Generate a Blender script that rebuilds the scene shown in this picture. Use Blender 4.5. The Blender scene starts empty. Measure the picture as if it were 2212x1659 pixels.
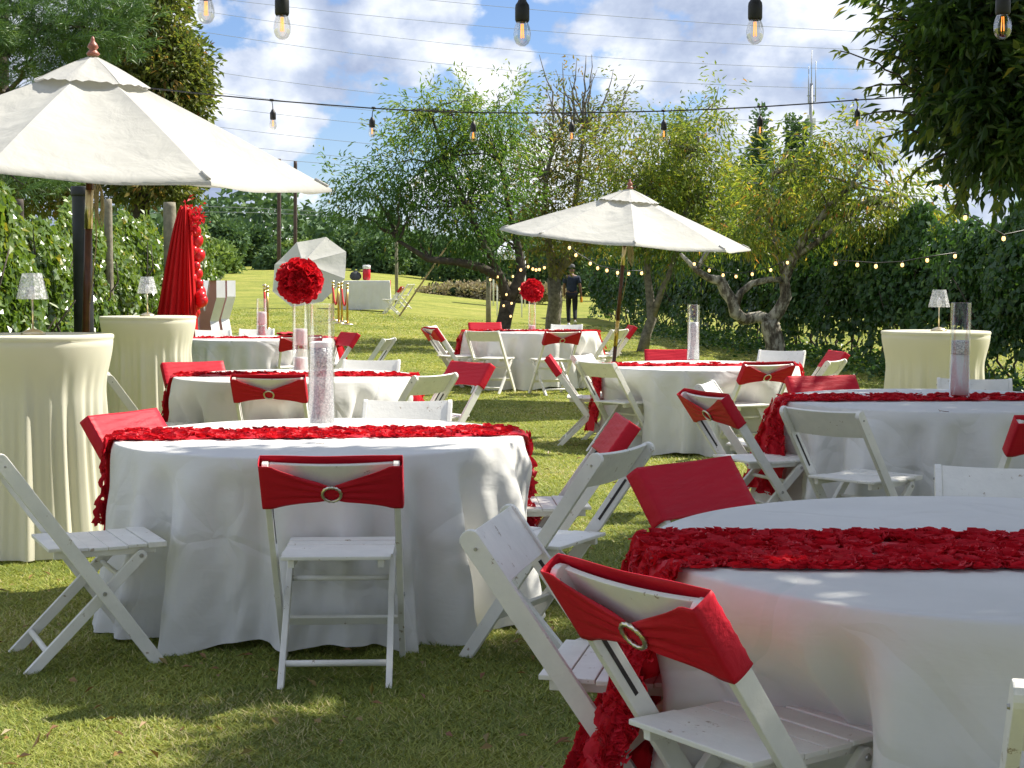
import bpy, bmesh, math, random
import numpy as np
from mathutils import Vector, Matrix, noise as mnoise

random.seed(7)
rng = np.random.default_rng(11)
S = bpy.context.scene
COL = S.collection
PI = math.pi

# ------------------------------------------------------------------ camera
W0, H0, F0 = 2212.0, 1659.0, 3324.0        # working pixel grid and focal length in those pixels
CAMH = 1.40
PITCH = math.atan((H0/2 - 615.0)/F0)
cd = bpy.data.cameras.new('camera')
cam = bpy.data.objects.new('camera', cd)
COL.objects.link(cam)
cam.location = (0, 0, CAMH)
cam.rotation_euler = (PI/2 - PITCH, 0, 0)
cd.sensor_width = 36.0
cd.lens = 36.0*F0/W0
cd.clip_start = 0.05
cd.clip_end = 3000
S.camera = cam

# ------------------------------------------------------------------ sun and sky
SUN_EL = math.radians(48)
SUN_AZ = math.atan2(0.90, 0.42)            # clockwise from +Y
sdir = Vector((math.sin(SUN_AZ)*math.cos(SUN_EL), math.cos(SUN_AZ)*math.cos(SUN_EL), math.sin(SUN_EL)))
sl = bpy.data.lights.new('sun', 'SUN')
sl.energy = 5.0
sl.angle = math.radians(0.53)
sl.color = (1.0, 0.94, 0.82)
sun = bpy.data.objects.new('sun', sl)
COL.objects.link(sun)
sun.rotation_euler = sdir.to_track_quat('Z', 'Y').to_euler()
sun.location = (20, 5, 30)

S.view_settings.view_transform = 'Standard'
S.view_settings.look = 'None'
S.view_settings.gamma = 1.0
S.view_settings.use_curve_mapping = False
S.view_settings.exposure = 0.84
S.render.engine = 'CYCLES'
S.cycles.max_bounces = 10
S.cycles.transparent_max_bounces = 16
S.cycles.transmission_bounces = 8
S.cycles.sample_clamp_indirect = 6.0

world = bpy.data.worlds.new('World')
S.world = world
world.use_nodes = True
wt = world.node_tree
wt.nodes.clear()

def N(t, typ, **kw):
    n = t.nodes.new(typ)
    for k, v in kw.items():
        if k == 'inp':
            for kk, vv in v.items():
                n.inputs[kk].default_value = vv
        else:
            setattr(n, k, v)
    return n

def Lk(t, a, b):
    t.links.new(a, b)

def ramp(t, fac, stops, interp='LINEAR'):
    r = t.nodes.new('ShaderNodeValToRGB')
    r.color_ramp.interpolation = interp
    e = r.color_ramp.elements
    while len(e) < len(stops):
        e.new(0.5)
    for el, (p, c) in zip(e, stops):
        el.position = p
        el.color = (c[0], c[1], c[2], 1) if len(c) == 3 else c
    if fac is not None:
        Lk(t, fac, r.inputs['Fac'])
    return r

SKY_STRENGTH = 0.078
out = N(wt, 'ShaderNodeOutputWorld')
bg = N(wt, 'ShaderNodeBackground', inp={'Strength': SKY_STRENGTH})
sky = N(wt, 'ShaderNodeTexSky')
sky.sky_type = 'NISHITA'
sky.sun_disc = False
sky.sun_elevation = SUN_EL
sky.sun_rotation = SUN_AZ
sky.altitude = 300
sky.air_density = 1.0
sky.dust_density = 0.25
sky.ozone_density = 2.5
geo = N(wt, 'ShaderNodeTexCoord')
mp = N(wt, 'ShaderNodeMapping')
mp.inputs['Scale'].default_value = (1.0, 1.0, 1.45)
mp.inputs['Location'].default_value = (5.5, 9.1, 0.9)
Lk(wt, geo.outputs['Generated'], mp.inputs['Vector'])
mp2 = N(wt, 'ShaderNodeMapping')
mp2.inputs['Scale'].default_value = (1.0, 1.0, 1.45)
# the same field sampled a step towards the sun: what lies sunwards shades the cloud
mp2.inputs['Location'].default_value = (5.5 + 0.030, 9.1, 0.9 + 0.055)
Lk(wt, geo.outputs['Generated'], mp2.inputs['Vector'])
def cloudnoise(vec):
    a = N(wt, 'ShaderNodeTexNoise', inp={'Scale': 7.0, 'Detail': 9.0, 'Roughness': 0.52, 'Lacunarity': 2.1, 'Distortion': 0.1})
    Lk(wt, vec, a.inputs['Vector'])
    return a.outputs['Fac']
n1 = cloudnoise(mp.outputs['Vector'])
n2 = cloudnoise(mp2.outputs['Vector'])
mask = ramp(wt, n1, [(0.428, (0, 0, 0)), (0.478, (1, 1, 1))], 'EASE')
df = N(wt, 'ShaderNodeMath', operation='SUBTRACT')
Lk(wt, n1, df.inputs[0]); Lk(wt, n2, df.inputs[1])
ma = N(wt, 'ShaderNodeMath', operation='MULTIPLY_ADD', inp={1: 3.6, 2: 0.55})
Lk(wt, df.outputs[0], ma.inputs[0])
# thick parts are greyer
thick = N(wt, 'ShaderNodeMath', operation='MULTIPLY_ADD', inp={1: -1.9, 2: 1.02})
Lk(wt, n1, thick.inputs[0])
ad = N(wt, 'ShaderNodeMath', operation='ADD')
Lk(wt, ma.outputs[0], ad.inputs[0]); Lk(wt, thick.outputs[0], ad.inputs[1])
ccol = ramp(wt, ad.outputs[0], [(0.28, (2.9, 3.5, 5.0)), (0.55, (4.4, 5.05, 6.4)), (0.82, (7.2, 7.6, 8.4)), (1.0, (9.2, 9.3, 9.5))])
mixc = N(wt, 'ShaderNodeMixRGB')
Lk(wt, mask.outputs['Color'], mixc.inputs['Fac'])
skm = N(wt, 'ShaderNodeMixRGB', blend_type='MULTIPLY', inp={'Fac': 1.0, 'Color2': (0.80, 0.86, 1.04, 1)})
Lk(wt, sky.outputs['Color'], skm.inputs['Color1'])
Lk(wt, skm.outputs['Color'], mixc.inputs['Color1'])
Lk(wt, ccol.outputs['Color'], mixc.inputs['Color2'])
Lk(wt, mixc.outputs['Color'], bg.inputs['Color'])
Lk(wt, bg.outputs['Background'], out.inputs['Surface'])

# ------------------------------------------------------------------ placing helpers
CO, SI = math.cos(PITCH), math.sin(PITCH)
def ray(px, py):
    dx = (px - W0/2)/F0
    dy = -(py - H0/2)/F0
    return Vector((dx, CO + dy*SI, -SI + dy*CO))
def at(px, py, Y):
    d = ray(px, py)
    return Vector((0, 0, CAMH)) + d*(Y/d.y)

def sstep(a, b, x):
    t = np.clip((x - a)/(b - a), 0, 1)
    return t*t*(3 - 2*t)

def ground_z(x, y):
    x = np.asarray(x, float); y = np.asarray(y, float)
    u = x/np.maximum(y, 4.0)
    k = 0.0073 + 0.019*sstep(0.05, -0.14, u)
    t = np.maximum(y - 18.0, 0)
    r = k*(t*t/(t + 3.0))
    r = r + 0.008*np.maximum(y - 62, 0)*sstep(0.2, -0.1, u)
    r = r - 0.075*np.exp(-(((x - 1.6)/2.2)**2 + ((y - 13.9)/2.2)**2))
    r = np.where(y > 140, r*np.clip(1 - (y-140)/400, 0.5, 1), r)
    r = r + 0.012*np.sin(x*0.9 + 1.3)*np.sin(y*0.7)*sstep(4, 9, y)
    return r
def gz(x, y):
    return float(ground_z(x, y))

# ------------------------------------------------------------------ mesh helpers
class MB:
    def __init__(self):
        self.v = []; self.f = []; self.mi = []; self.sm = []
    def add(self, vs, fs, mi=0, smooth=False):
        o = len(self.v)
        self.v.extend([tuple(p) for p in vs])
        for f in fs:
            self.f.append(tuple(i + o for i in f)); self.mi.append(mi); self.sm.append(smooth)
    def box(self, c, s, rot=None, mi=0):
        hx, hy, hz = s[0]/2, s[1]/2, s[2]/2
        vs = [Vector((x, y, z)) for x in (-hx, hx) for y in (-hy, hy) for z in (-hz, hz)]
        if rot is not None:
            vs = [rot @ p for p in vs]
        vs = [p + Vector(c) for p in vs]
        self.add(vs, [(0, 1, 3, 2), (4, 6, 7, 5), (0, 4, 5, 1), (2, 3, 7, 6), (0, 2, 6, 4), (1, 5, 7, 3)], mi)
    def tube(self, pts, rad, n=8, cap=True, mi=0, smooth=True):
        pts = [Vector(p) for p in pts]
        if not hasattr(rad, '__len__'):
            rad = [rad]*len(pts)
        vs = []
        prev = None
        for i, p in enumerate(pts):
            t = (pts[min(i+1, len(pts)-1)] - pts[max(i-1, 0)])
            if t.length < 1e-9: t = Vector((0, 0, 1))
            t.normalize()
            if prev is None:
                a = Vector((0, 0, 1)) if abs(t.z) < 0.9 else Vector((1, 0, 0))
                u = t.cross(a).normalized()
            else:
                u = (prev - t*prev.dot(t))
                if u.length < 1e-6: u = t.orthogonal()
                u.normalize()
            prev = u
            w = t.cross(u)
            for k in range(n):
                an = 2*PI*k/n
                vs.append(p + (u*math.cos(an) + w*math.sin(an))*rad[i])
        fs = []
        for i in range(len(pts)-1):
            for k in range(n):
                k2 = (k+1) % n
                fs.append((i*n+k, i*n+k2, (i+1)*n+k2, (i+1)*n+k))
        self.add(vs, fs, mi, smooth)
        if cap:
            o = len(self.v) - len(vs)
            self.f.append(tuple(o + k for k in reversed(range(n)))); self.mi.append(mi); self.sm.append(False)
            self.f.append(tuple(o + (len(pts)-1)*n + k for k in range(n))); self.mi.append(mi); self.sm.append(False)
    def lathe(self, prof, n=24, c=(0, 0, 0), mi=0, smooth=True, cap=True):
        vs = []
        for r, z in prof:
            for k in range(n):
                a = 2*PI*k/n
                vs.append((c[0] + r*math.cos(a), c[1] + r*math.sin(a), c[2] + z))
        fs = []
        for i in range(len(prof)-1):
            for k in range(n):
                k2 = (k+1) % n
                fs.append((i*n+k, i*n+k2, (i+1)*n+k2, (i+1)*n+k))
        self.add(vs, fs, mi, smooth)
        if cap:
            o = len(self.v) - len(vs)
            if prof[0][0] > 1e-4:
                self.f.append(tuple(o + k for k in reversed(range(n)))); self.mi.append(mi); self.sm.append(False)
            if prof[-1][0] > 1e-4:
                self.f.append(tuple(o + (len(prof)-1)*n + k for k in range(n))); self.mi.append(mi); self.sm.append(False)
    def grid(self, P, closed_u=False, mi=0, smooth=True):
        nu, nv = len(P), len(P[0])
        vs = [p for row in P for p in row]
        fs = []
        for i in range(nu if closed_u else nu-1):
            i2 = (i+1) % nu
            for j in range(nv-1):
                fs.append((i*nv+j, i2*nv+j, i2*nv+j+1, i*nv+j+1))
        self.add(vs, fs, mi, smooth)
    def mesh(self, name, bevel=0.0, weld=False):
        me = bpy.data.meshes.new(name)
        me.from_pydata(self.v, [], self.f)
        me.polygons.foreach_set('use_smooth', self.sm)
        me.polygons.foreach_set('material_index', self.mi)
        if bevel > 0 or weld:
            bm = bmesh.new(); bm.from_mesh(me)
            if weld:
                bmesh.ops.remove_doubles(bm, verts=bm.verts, dist=1e-5)
            if bevel > 0:
                es = [e for e in bm.edges if len(e.link_faces) == 2 and e.calc_face_angle(0) > 0.6]
                bmesh.ops.bevel(bm, geom=es, offset=bevel, segments=2, affect='EDGES', profile=0.6)
            bmesh.ops.recalc_face_normals(bm, faces=bm.faces)
            bm.to_mesh(me); bm.free()
        me.update()
        return me
    def build(self, name, mats, parent=None, bevel=0.0, weld=False):
        me = self.mesh(name, bevel, weld)
        return link(name, me, mats, parent)

def link(name, me, mats=None, parent=None):
    if mats is not None:
        if not isinstance(mats, (list, tuple)): mats = [mats]
        me.materials.clear()
        for m in mats: me.materials.append(m)
    o = bpy.data.objects.new(name, me)
    COL.objects.link(o)
    if parent is not None: o.parent = parent
    return o

def tag(o, label=None, cat=None, group=None, kind=None):
    if label: o['label'] = label
    if cat: o['category'] = cat
    if group: o['group'] = group
    if kind: o['kind'] = kind
    return o

def thing(name, loc, rz=0.0, label=None, cat=None, group=None):
    o = bpy.data.objects.new(name, None)
    o.empty_display_size = 0.1
    COL.objects.link(o)
    o.location = loc
    o.rotation_euler = (0, 0, rz)
    return tag(o, label, cat, group)

KIDS = {}
def kids(o):
    return [c for c in o.children]

def copy_tree(o, parent=None):
    c = o.copy(); COL.objects.link(c); c.parent = parent
    for k in kids(o):
        copy_tree(k, c)
    return c

def np_mesh(name, V, Fc, nper, smooth=False, attr=None):
    """V (n,3) verts, Fc (m,nper) faces"""
    me = bpy.data.meshes.new(name)
    V = np.ascontiguousarray(V, dtype=np.float32)
    Fc = np.ascontiguousarray(Fc, dtype=np.int32)
    me.vertices.add(len(V)); me.vertices.foreach_set('co', V.ravel())
    me.loops.add(Fc.size); me.loops.foreach_set('vertex_index', Fc.ravel())
    me.polygons.add(len(Fc))
    me.polygons.foreach_set('loop_start', np.arange(0, Fc.size, nper, dtype=np.int32))
    me.polygons.foreach_set('loop_total', np.full(len(Fc), nper, dtype=np.int32))
    me.polygons.foreach_set('use_smooth', np.full(len(Fc), smooth))
    if attr:
        for k, a in attr.items():
            at_ = me.attributes.new(k, 'FLOAT', 'POINT')
            at_.data.foreach_set('value', np.ascontiguousarray(a, dtype=np.float32))
    me.update(calc_edges=True)
    me.validate()
    return me

def unit(a):
    return a/np.maximum(np.linalg.norm(a, axis=-1, keepdims=True), 1e-9)

# ------------------------------------------------------------------ materials
def mat(name):
    m = bpy.data.materials.new(name); m.use_nodes = True
    t = m.node_tree; t.nodes.clear()
    o = N(t, 'ShaderNodeOutputMaterial')
    return m, t, o

def princ(name, col, rough=0.6, metal=0.0, nscale=None, namp=0.12, bump=None, bscale=40, spec=0.5, emit=None, estr=0, trans=0.0, ior=1.45, wear=None, subs=0):
    m, t, o = mat(name)
    b = N(t, 'ShaderNodeBsdfPrincipled')
    b.inputs['Base Color'].default_value = (*col, 1)
    b.inputs['Roughness'].default_value = rough
    b.inputs['Metallic'].default_value = metal
    b.inputs['Specular IOR Level'].default_value = spec
    b.inputs['Transmission Weight'].default_value = trans
    b.inputs['IOR'].default_value = ior
    tc = N(t, 'ShaderNodeTexCoord')
    csock = None
    if nscale:
        n = N(t, 'ShaderNodeTexNoise', inp={'Scale': nscale, 'Detail': 6.0, 'Roughness': 0.6})
        Lk(t, tc.outputs['Object'], n.inputs['Vector'])
        lo = [max(0, c*(1-namp)) for c in col]; hi = [min(1, c*(1+namp)) for c in col]
        r = ramp(t, n.outputs['Fac'], [(0.3, lo), (0.7, hi)])
        csock = r.outputs['Color']
    if wear:
        n2_ = N(t, 'ShaderNodeTexNoise', inp={'Scale': wear[0], 'Detail': 8.0, 'Roughness': 0.7})
        oi = N(t, 'ShaderNodeObjectInfo'); om = N(t, 'ShaderNodeVectorMath', operation='ADD')
        sc_ = N(t, 'ShaderNodeMath', operation='MULTIPLY', inp={1: 37.0}); Lk(t, oi.outputs['Random'], sc_.inputs[0])
        Lk(t, tc.outputs['Object'], om.inputs[0]); Lk(t, sc_.outputs[0], om.inputs[1]); Lk(t, om.outputs[0], n2_.inputs['Vector'])
        r2 = ramp(t, n2_.outputs['Fac'], [(wear[1], (0, 0, 0)), (wear[1]+0.03, (1, 1, 1))])
        mx = N(t, 'ShaderNodeMixRGB')
        mx.inputs['Color2'].default_value = (*wear[2], 1)
        if csock: Lk(t, csock, mx.inputs['Color1'])
        else: mx.inputs['Color1'].default_value = (*col, 1)
        Lk(t, r2.outputs['Color'], mx.inputs['Fac'])
        csock = mx.outputs['Color']
    if csock: Lk(t, csock, b.inputs['Base Color'])
    if bump:
        n3 = N(t, 'ShaderNodeTexNoise', inp={'Scale': bscale, 'Detail': 5.0})
        Lk(t, tc.outputs['Object'], n3.inputs['Vector'])
        bp = N(t, 'ShaderNodeBump', inp={'Strength': bump, 'Distance': 0.01})
        Lk(t, n3.outputs['Fac'], bp.inputs['Height'])
        Lk(t, bp.outputs['Normal'], b.inputs['Normal'])
    if emit:
        b.inputs['Emission Color'].default_value = (*emit, 1)
        b.inputs['Emission Strength'].default_value = estr
    Lk(t, b.outputs[0], o.inputs['Surface'])
    return m

def fabric(name, col, transl=0.25, rough=0.85, bump=0.25, bscale=14, weave=900, tcol=None, namp=0.05, sheen=0.1, crease=0):
    m, t, o = mat(name)
    tc = N(t, 'ShaderNodeTexCoord')
    b = N(t, 'ShaderNodeBsdfPrincipled', inp={'Roughness': rough})
    b.inputs['Specular IOR Level'].default_value = 0.2
    b.inputs['Sheen Weight'].default_value = sheen
    n = N(t, 'ShaderNodeTexNoise', inp={'Scale': 2.5, 'Detail': 4.0})
    Lk(t, tc.outputs['Object'], n.inputs['Vector'])
    r = ramp(t, n.outputs['Fac'], [(0.3, [c*(1-namp) for c in col]), (0.7, [min(1, c*(1+namp)) for c in col])])
    Lk(t, r.outputs['Color'], b.inputs['Base Color'])
    tr = N(t, 'ShaderNodeBsdfTranslucent')
    tr.inputs['Color'].default_value = (*(tcol or col), 1)
    # creases: warped ridged noise, soft
    n2_ = N(t, 'ShaderNodeTexNoise', inp={'Scale': bscale*0.35, 'Detail': 3.0, 'Distortion': 0.35})
    Lk(t, tc.outputs['Object'], n2_.inputs['Vector'])
    w = N(t, 'ShaderNodeTexNoise', inp={'Scale': weave, 'Detail': 1.0})
    Lk(t, tc.outputs['Object'], w.inputs['Vector'])
    bp = N(t, 'ShaderNodeBump', inp={'Strength': bump, 'Distance': 0.03})
    Lk(t, n2_.outputs['Fac'], bp.inputs['Height'])
    bp2 = N(t, 'ShaderNodeBump', inp={'Strength': 0.12, 'Distance': 0.001})
    Lk(t, w.outputs['Fac'], bp2.inputs['Height'])
    Lk(t, bp.outputs['Normal'], bp2.inputs['Normal'])
    Lk(t, bp2.outputs['Normal'], b.inputs['Normal'])
    if crease:
        wv = N(t, 'ShaderNodeTexNoise', inp={'Scale': 2.0, 'Detail': 2.0}); Lk(t, tc.outputs['Object'], wv.inputs['Vector'])
        mxv = N(t, 'ShaderNodeMixRGB', inp={'Fac': 0.22}); Lk(t, tc.outputs['Object'], mxv.inputs['Color1']); Lk(t, wv.outputs['Color'], mxv.inputs['Color2'])
        vo = N(t, 'ShaderNodeTexVoronoi', feature='DISTANCE_TO_EDGE', inp={'Scale': crease}); Lk(t, mxv.outputs['Color'], vo.inputs['Vector'])
        rr_ = ramp(t, vo.outputs['Distance'], [(0.0, (0, 0, 0)), (0.06, (.8, .8, .8)), (0.3, (1, 1, 1))])
        bp3 = N(t, 'ShaderNodeBump', inp={'Strength': 0.45, 'Distance': 0.014}); Lk(t, rr_.outputs['Color'], bp3.inputs['Height']); Lk(t, bp2.outputs['Normal'], bp3.inputs['Normal'])
        Lk(t, bp3.outputs['Normal'], b.inputs['Normal'])
    mx = N(t, 'ShaderNodeMixShader', inp={'Fac': transl})
    Lk(t, b.outputs[0], mx.inputs[1]); Lk(t, tr.outputs[0], mx.inputs[2])
    Lk(t, mx.outputs[0], o.inputs['Surface'])
    return m

def add_wrinkles(m, scale, strength, dist):
    t = m.node_tree; b = [n for n in t.nodes if n.type == 'BSDF_PRINCIPLED'][0]
    tc = N(t, 'ShaderNodeTexCoord'); mp_ = N(t, 'ShaderNodeMapping'); mp_.inputs['Scale'].default_value = scale
    oi = N(t, 'ShaderNodeObjectInfo'); sc_ = N(t, 'ShaderNodeMath', operation='MULTIPLY', inp={1: 50.0}); Lk(t, oi.outputs['Random'], sc_.inputs[0])
    Lk(t, sc_.outputs[0], mp_.inputs['Location']); Lk(t, tc.outputs['Object'], mp_.inputs['Vector'])
    n = N(t, 'ShaderNodeTexNoise', inp={'Scale': 1.0, 'Detail': 4.0, 'Roughness': 0.6, 'Distortion': 0.6}); Lk(t, mp_.outputs[0], n.inputs['Vector'])
    bp = N(t, 'ShaderNodeBump', inp={'Strength': strength, 'Distance': dist}); Lk(t, n.outputs['Fac'], bp.inputs['Height'])
    old = b.inputs['Normal'].links[0].from_socket
    Lk(t, old, bp.inputs['Normal']); Lk(t, bp.outputs['Normal'], b.inputs['Normal'])

def leafmat(name, stops, transl=0.42, rough=0.45, tboost=1.5, spec=0.45, gain=1.75):
    """stops: tint ramp"""
    m, t, o = mat(name)
    a = N(t, 'ShaderNodeAttribute', attribute_name='tint')
    r = ramp(t, a.outputs['Fac'], [(p, tuple(min(.5, q*gain) for q in c)) for p, c in stops])
    b = N(t, 'ShaderNodeBsdfPrincipled', inp={'Roughness': rough})
    b.inputs['Specular IOR Level'].default_value = spec
    Lk(t, r.outputs['Color'], b.inputs['Base Color'])
    g = N(t, 'ShaderNodeMixRGB', blend_type='MULTIPLY', inp={'Fac': 1.0, 'Color2': (tboost*1.15, tboost*1.12, tboost*0.55, 1)})
    Lk(t, r.outputs['Color'], g.inputs['Color1'])
    tr = N(t, 'ShaderNodeBsdfTranslucent')
    Lk(t, g.outputs['Color'], tr.inputs['Color'])
    mx = N(t, 'ShaderNodeMixShader', inp={'Fac': transl})
    Lk(t, b.outputs[0], mx.inputs[1]); Lk(t, tr.outputs[0], mx.inputs[2])
    Lk(t, mx.outputs[0], o.inputs['Surface'])
    return m

M = {}
M['white_paint'] = princ('white_paint', (0.78, 0.765, 0.715), 0.42, nscale=7, namp=0.09, wear=(24, 0.635, (0.40, 0.33, 0.25)), bump=0.12, bscale=60)
M['bolt'] = princ('bolt_steel', (0.45, 0.44, 0.42), 0.35, 0.8, nscale=60, namp=0.2)
M['slot'] = princ('slot_dark', (0.035, 0.03, 0.028), 0.7, nscale=40, namp=0.3)
M['cloth'] = fabric('white_tablecloth', (0.74, 0.735, 0.71), 0.12, bump=0.36, bscale=16, crease=2.6)
M['cream'] = fabric('cream_spandex', (0.76, 0.735, 0.60), 0.24, bump=0.08, bscale=6, tcol=(0.8, 0.76, 0.5))
M['canvas'] = fabric('umbrella_canvas', (0.57, 0.56, 0.525), 0.24, bump=0.5, bscale=14, weave=700)
M['red_sash'] = fabric('red_stretch_sash', (0.54, 0.012, 0.030), 0.06, rough=0.5, bump=0.1, bscale=10, tcol=(0.7, 0.02, 0.02), sheen=0.0)
M['red_runner'] = fabric('red_ruffle', (0.58, 0.014, 0.030), 0.22, rough=0.5, bump=0.3, bscale=40, tcol=(0.9, 0.02, 0.03), sheen=0.0)
add_wrinkles(M['red_sash'], (4, 15, 15), 0.55, 0.012)
add_wrinkles(M['cloth'], (2.5, 2.5, 9), 0.35, 0.012)
add_wrinkles(M['canvas'], (5, 5, 2.2), 0.5, 0.02)
M['red_drape'] = fabric('red_drape', (0.62, 0.018, 0.022), 0.25, rough=0.6, bump=0.15, bscale=8, tcol=(0.9, 0.03, 0.03), sheen=0.0)
M['balloon'] = princ('balloon_red', (0.62, 0.014, 0.02), 0.25, nscale=3, namp=0.08)
M['wood_dark'] = princ('pole_dark_wood', (0.085, 0.03, 0.018), 0.35, nscale=18, namp=0.3)
M['wood_finial'] = princ('finial_wood', (0.33, 0.12, 0.08), 0.4, nscale=20, namp=0.2)
M['brass'] = princ('brass', (0.62, 0.43, 0.16), 0.25, 1.0, nscale=30, namp=0.1)
M['gold'] = princ('pale_gold', (0.72, 0.60, 0.38), 0.3, 1.0, nscale=30, namp=0.1)
M['silver'] = princ('ring_silver', (0.72, 0.68, 0.6), 0.3, 0.9, nscale=200, namp=0.2)
M['rope'] = princ('rope', (0.35, 0.28, 0.16), 0.9, nscale=80, namp=0.3)
M['black'] = princ('black_rubber', (0.018, 0.018, 0.02), 0.5, nscale=40, namp=0.2)
M['wire'] = princ('wire_dark', (0.28, 0.30, 0.34), 0.6, nscale=3, namp=0.1)
M['polewood'] = princ('utility_pole_wood', (0.075, 0.05, 0.05), 0.85, nscale=5, namp=0.3)
M['postwood'] = princ('grey_post_wood', (0.22, 0.20, 0.15), 0.9, nscale=9, namp=0.35, bump=0.6, bscale=20)
M['plank'] = princ('plank_wood', (0.33, 0.24, 0.13), 0.8, nscale=5, namp=0.2)
M['metal_grey'] = princ('galvanised', (0.35, 0.36, 0.38), 0.5, 0.4, nscale=8, namp=0.1)
M['bark'] = princ('bark_grey', (0.20, 0.18, 0.15), 0.95, nscale=14, namp=0.55, bump=1.0, bscale=26)
M['bark_dark'] = princ('bark_dark', (0.075, 0.062, 0.052), 0.95, nscale=12, namp=0.5, bump=1.0, bscale=26)
def barkmat():
    m, t, o = mat('bark_flaking')
    tc = N(t, 'ShaderNodeTexCoord')
    b = N(t, 'ShaderNodeBsdfPrincipled', inp={'Roughness': 0.95})
    n = N(t, 'ShaderNodeTexNoise', inp={'Scale': 9.0, 'Detail': 7.0, 'Roughness': 0.7})
    mpn = N(t, 'ShaderNodeMapping'); mpn.inputs['Scale'].default_value = (1, 1, 0.45)
    Lk(t, tc.outputs['Object'], mpn.inputs['Vector']); Lk(t, mpn.outputs[0], n.inputs['Vector'])
    r = ramp(t, n.outputs['Fac'], [(0.36, (0.05, 0.042, 0.035)), (0.47, (0.15, 0.13, 0.10)), (0.54, (0.38, 0.36, 0.30)), (0.66, (0.52, 0.49, 0.42))])
    Lk(t, r.outputs['Color'], b.inputs['Base Color'])
    bp = N(t, 'ShaderNodeBump', inp={'Strength': 1.0, 'Distance': 0.03}); Lk(t, n.outputs['Fac'], bp.inputs['Height']); Lk(t, bp.outputs[0], b.inputs['Normal'])
    Lk(t, b.outputs[0], o.inputs['Surface'])
    return m
M['bark_flaking'] = barkmat()

def glassmat(name, rough=0.02, tint=(1, 1, 1), mixw=0.25):
    m, t, o = mat(name)
    g = N(t, 'ShaderNodeBsdfGlossy', inp={'Roughness': rough, 'Color': (1, 1, 1, 1)})
    tr = N(t, 'ShaderNodeBsdfTransparent', inp={'Color': (*tint, 1)})
    lw = N(t, 'ShaderNodeLayerWeight', inp={'Blend': mixw})
    mx = N(t, 'ShaderNodeMixShader')
    mm = N(t, 'ShaderNodeMath', operation='MULTIPLY_ADD', inp={1: 0.30, 2: 0.02})
    Lk(t, lw.outputs['Fresnel'], mm.inputs[0])
    Lk(t, mm.outputs[0], mx.inputs['Fac']); Lk(t, tr.outputs[0], mx.inputs[1]); Lk(t, g.outputs[0], mx.inputs[2])
    Lk(t, mx.outputs[0], o.inputs['Surface'])
    return m
M['glass'] = glassmat('clear_glass', tint=(0.985, 0.99, 0.988), mixw=0.30)
M['bulb_glass'] = glassmat('bulb_glass', tint=(0.86, 0.84, 0.80), mixw=0.45)
def beadmat():
    m, t, o = mat('silver_beads')
    tc = N(t, 'ShaderNodeTexCoord')
    b = N(t, 'ShaderNodeBsdfPrincipled', inp={'Roughness': 0.2, 'Metallic': 0.08}); b.inputs['Specular IOR Level'].default_value = .5
    v = N(t, 'ShaderNodeTexVoronoi', inp={'Scale': 105.0})
    Lk(t, tc.outputs['Object'], v.inputs['Vector'])
    r = ramp(t, v.outputs['Distance'], [(0.0, (0.95, 0.94, 0.94)), (0.35, (0.85, 0.84, 0.86)), (0.7, (0.38, 0.38, 0.42))])
    Lk(t, r.outputs['Color'], b.inputs['Base Color'])
    bp = N(t, 'ShaderNodeBump', inp={'Strength': 0.9, 'Distance': 0.004}); bp.invert = True
    Lk(t, v.outputs['Distance'], bp.inputs['Height']); Lk(t, bp.outputs[0], b.inputs['Normal'])
    tr = N(t, 'ShaderNodeBsdfTransparent', inp={'Color': (0.9, 0.9, 0.92, 1)})
    mx = N(t, 'ShaderNodeMixShader', inp={'Fac': 0.38})
    Lk(t, b.outputs[0], mx.inputs[1]); Lk(t, tr.outputs[0], mx.inputs[2]); Lk(t, mx.outputs[0], o.inputs['Surface'])
    return m
M['beads'] = beadmat()
M['white_fill'] = princ('white_candle', (0.82, 0.80, 0.80), 0.4, nscale=60, namp=0.05, bump=0.4, bscale=200)
M['pink_fill'] = princ('pale_pink_band', (0.78, 0.62, 0.64), 0.4, nscale=60, namp=0.08, bump=0.4, bscale=200)
M['filament'] = princ('filament_glow', (1, 0.5, 0.15), 0.5, emit=(1.0, 0.30, 0.05), estr=1.5)
M['warmglow'] = princ('warm_bulb_glow', (1, 0.7, 0.35), 0.4, emit=(1.0, 0.58, 0.22), estr=1.5)
M['crystal'] = glassmat('lamp_crystal', rough=0.12, tint=(0.86, 0.86, 0.87), mixw=0.6)
M['plastic_white'] = princ('white_plastic', (0.78, 0.78, 0.76), 0.45, nscale=5, namp=0.04)
M['pink'] = princ('letter_pink_face', (0.80, 0.36, 0.42), 0.5, nscale=4, namp=0.05)
M['letter_white'] = princ('letter_white_side', (0.76, 0.76, 0.80), 0.5, nscale=4, namp=0.05)
M['drink'] = princ('red_drink', (0.55, 0.02, 0.03), 0.2, nscale=4, namp=0.05)
M['darkgrey'] = princ('dark_grey_fabric', (0.05, 0.055, 0.06), 0.7, nscale=20, namp=0.3)
M['velvet'] = princ('red_velvet_rope', (0.45, 0.012, 0.015), 0.7, nscale=30, namp=0.2)
M['gold_post'] = princ('gold_post', (0.55, 0.34, 0.11), 0.28, 1.0, nscale=30, namp=0.1)
M['skin'] = princ('skin_brown', (0.17, 0.09, 0.055), 0.55, nscale=20, namp=0.1)
M['shirt'] = princ('navy_shirt', (0.018, 0.026, 0.055), 0.85, nscale=12, namp=0.3, bump=0.6, bscale=14)
M['trousers'] = princ('black_trousers', (0.012, 0.012, 0.016), 0.85, nscale=12, namp=0.3, bump=0.6, bscale=14)
M['cap'] = princ('grey_cap', (0.10, 0.10, 0.10), 0.8, nscale=20, namp=0.1)
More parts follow.
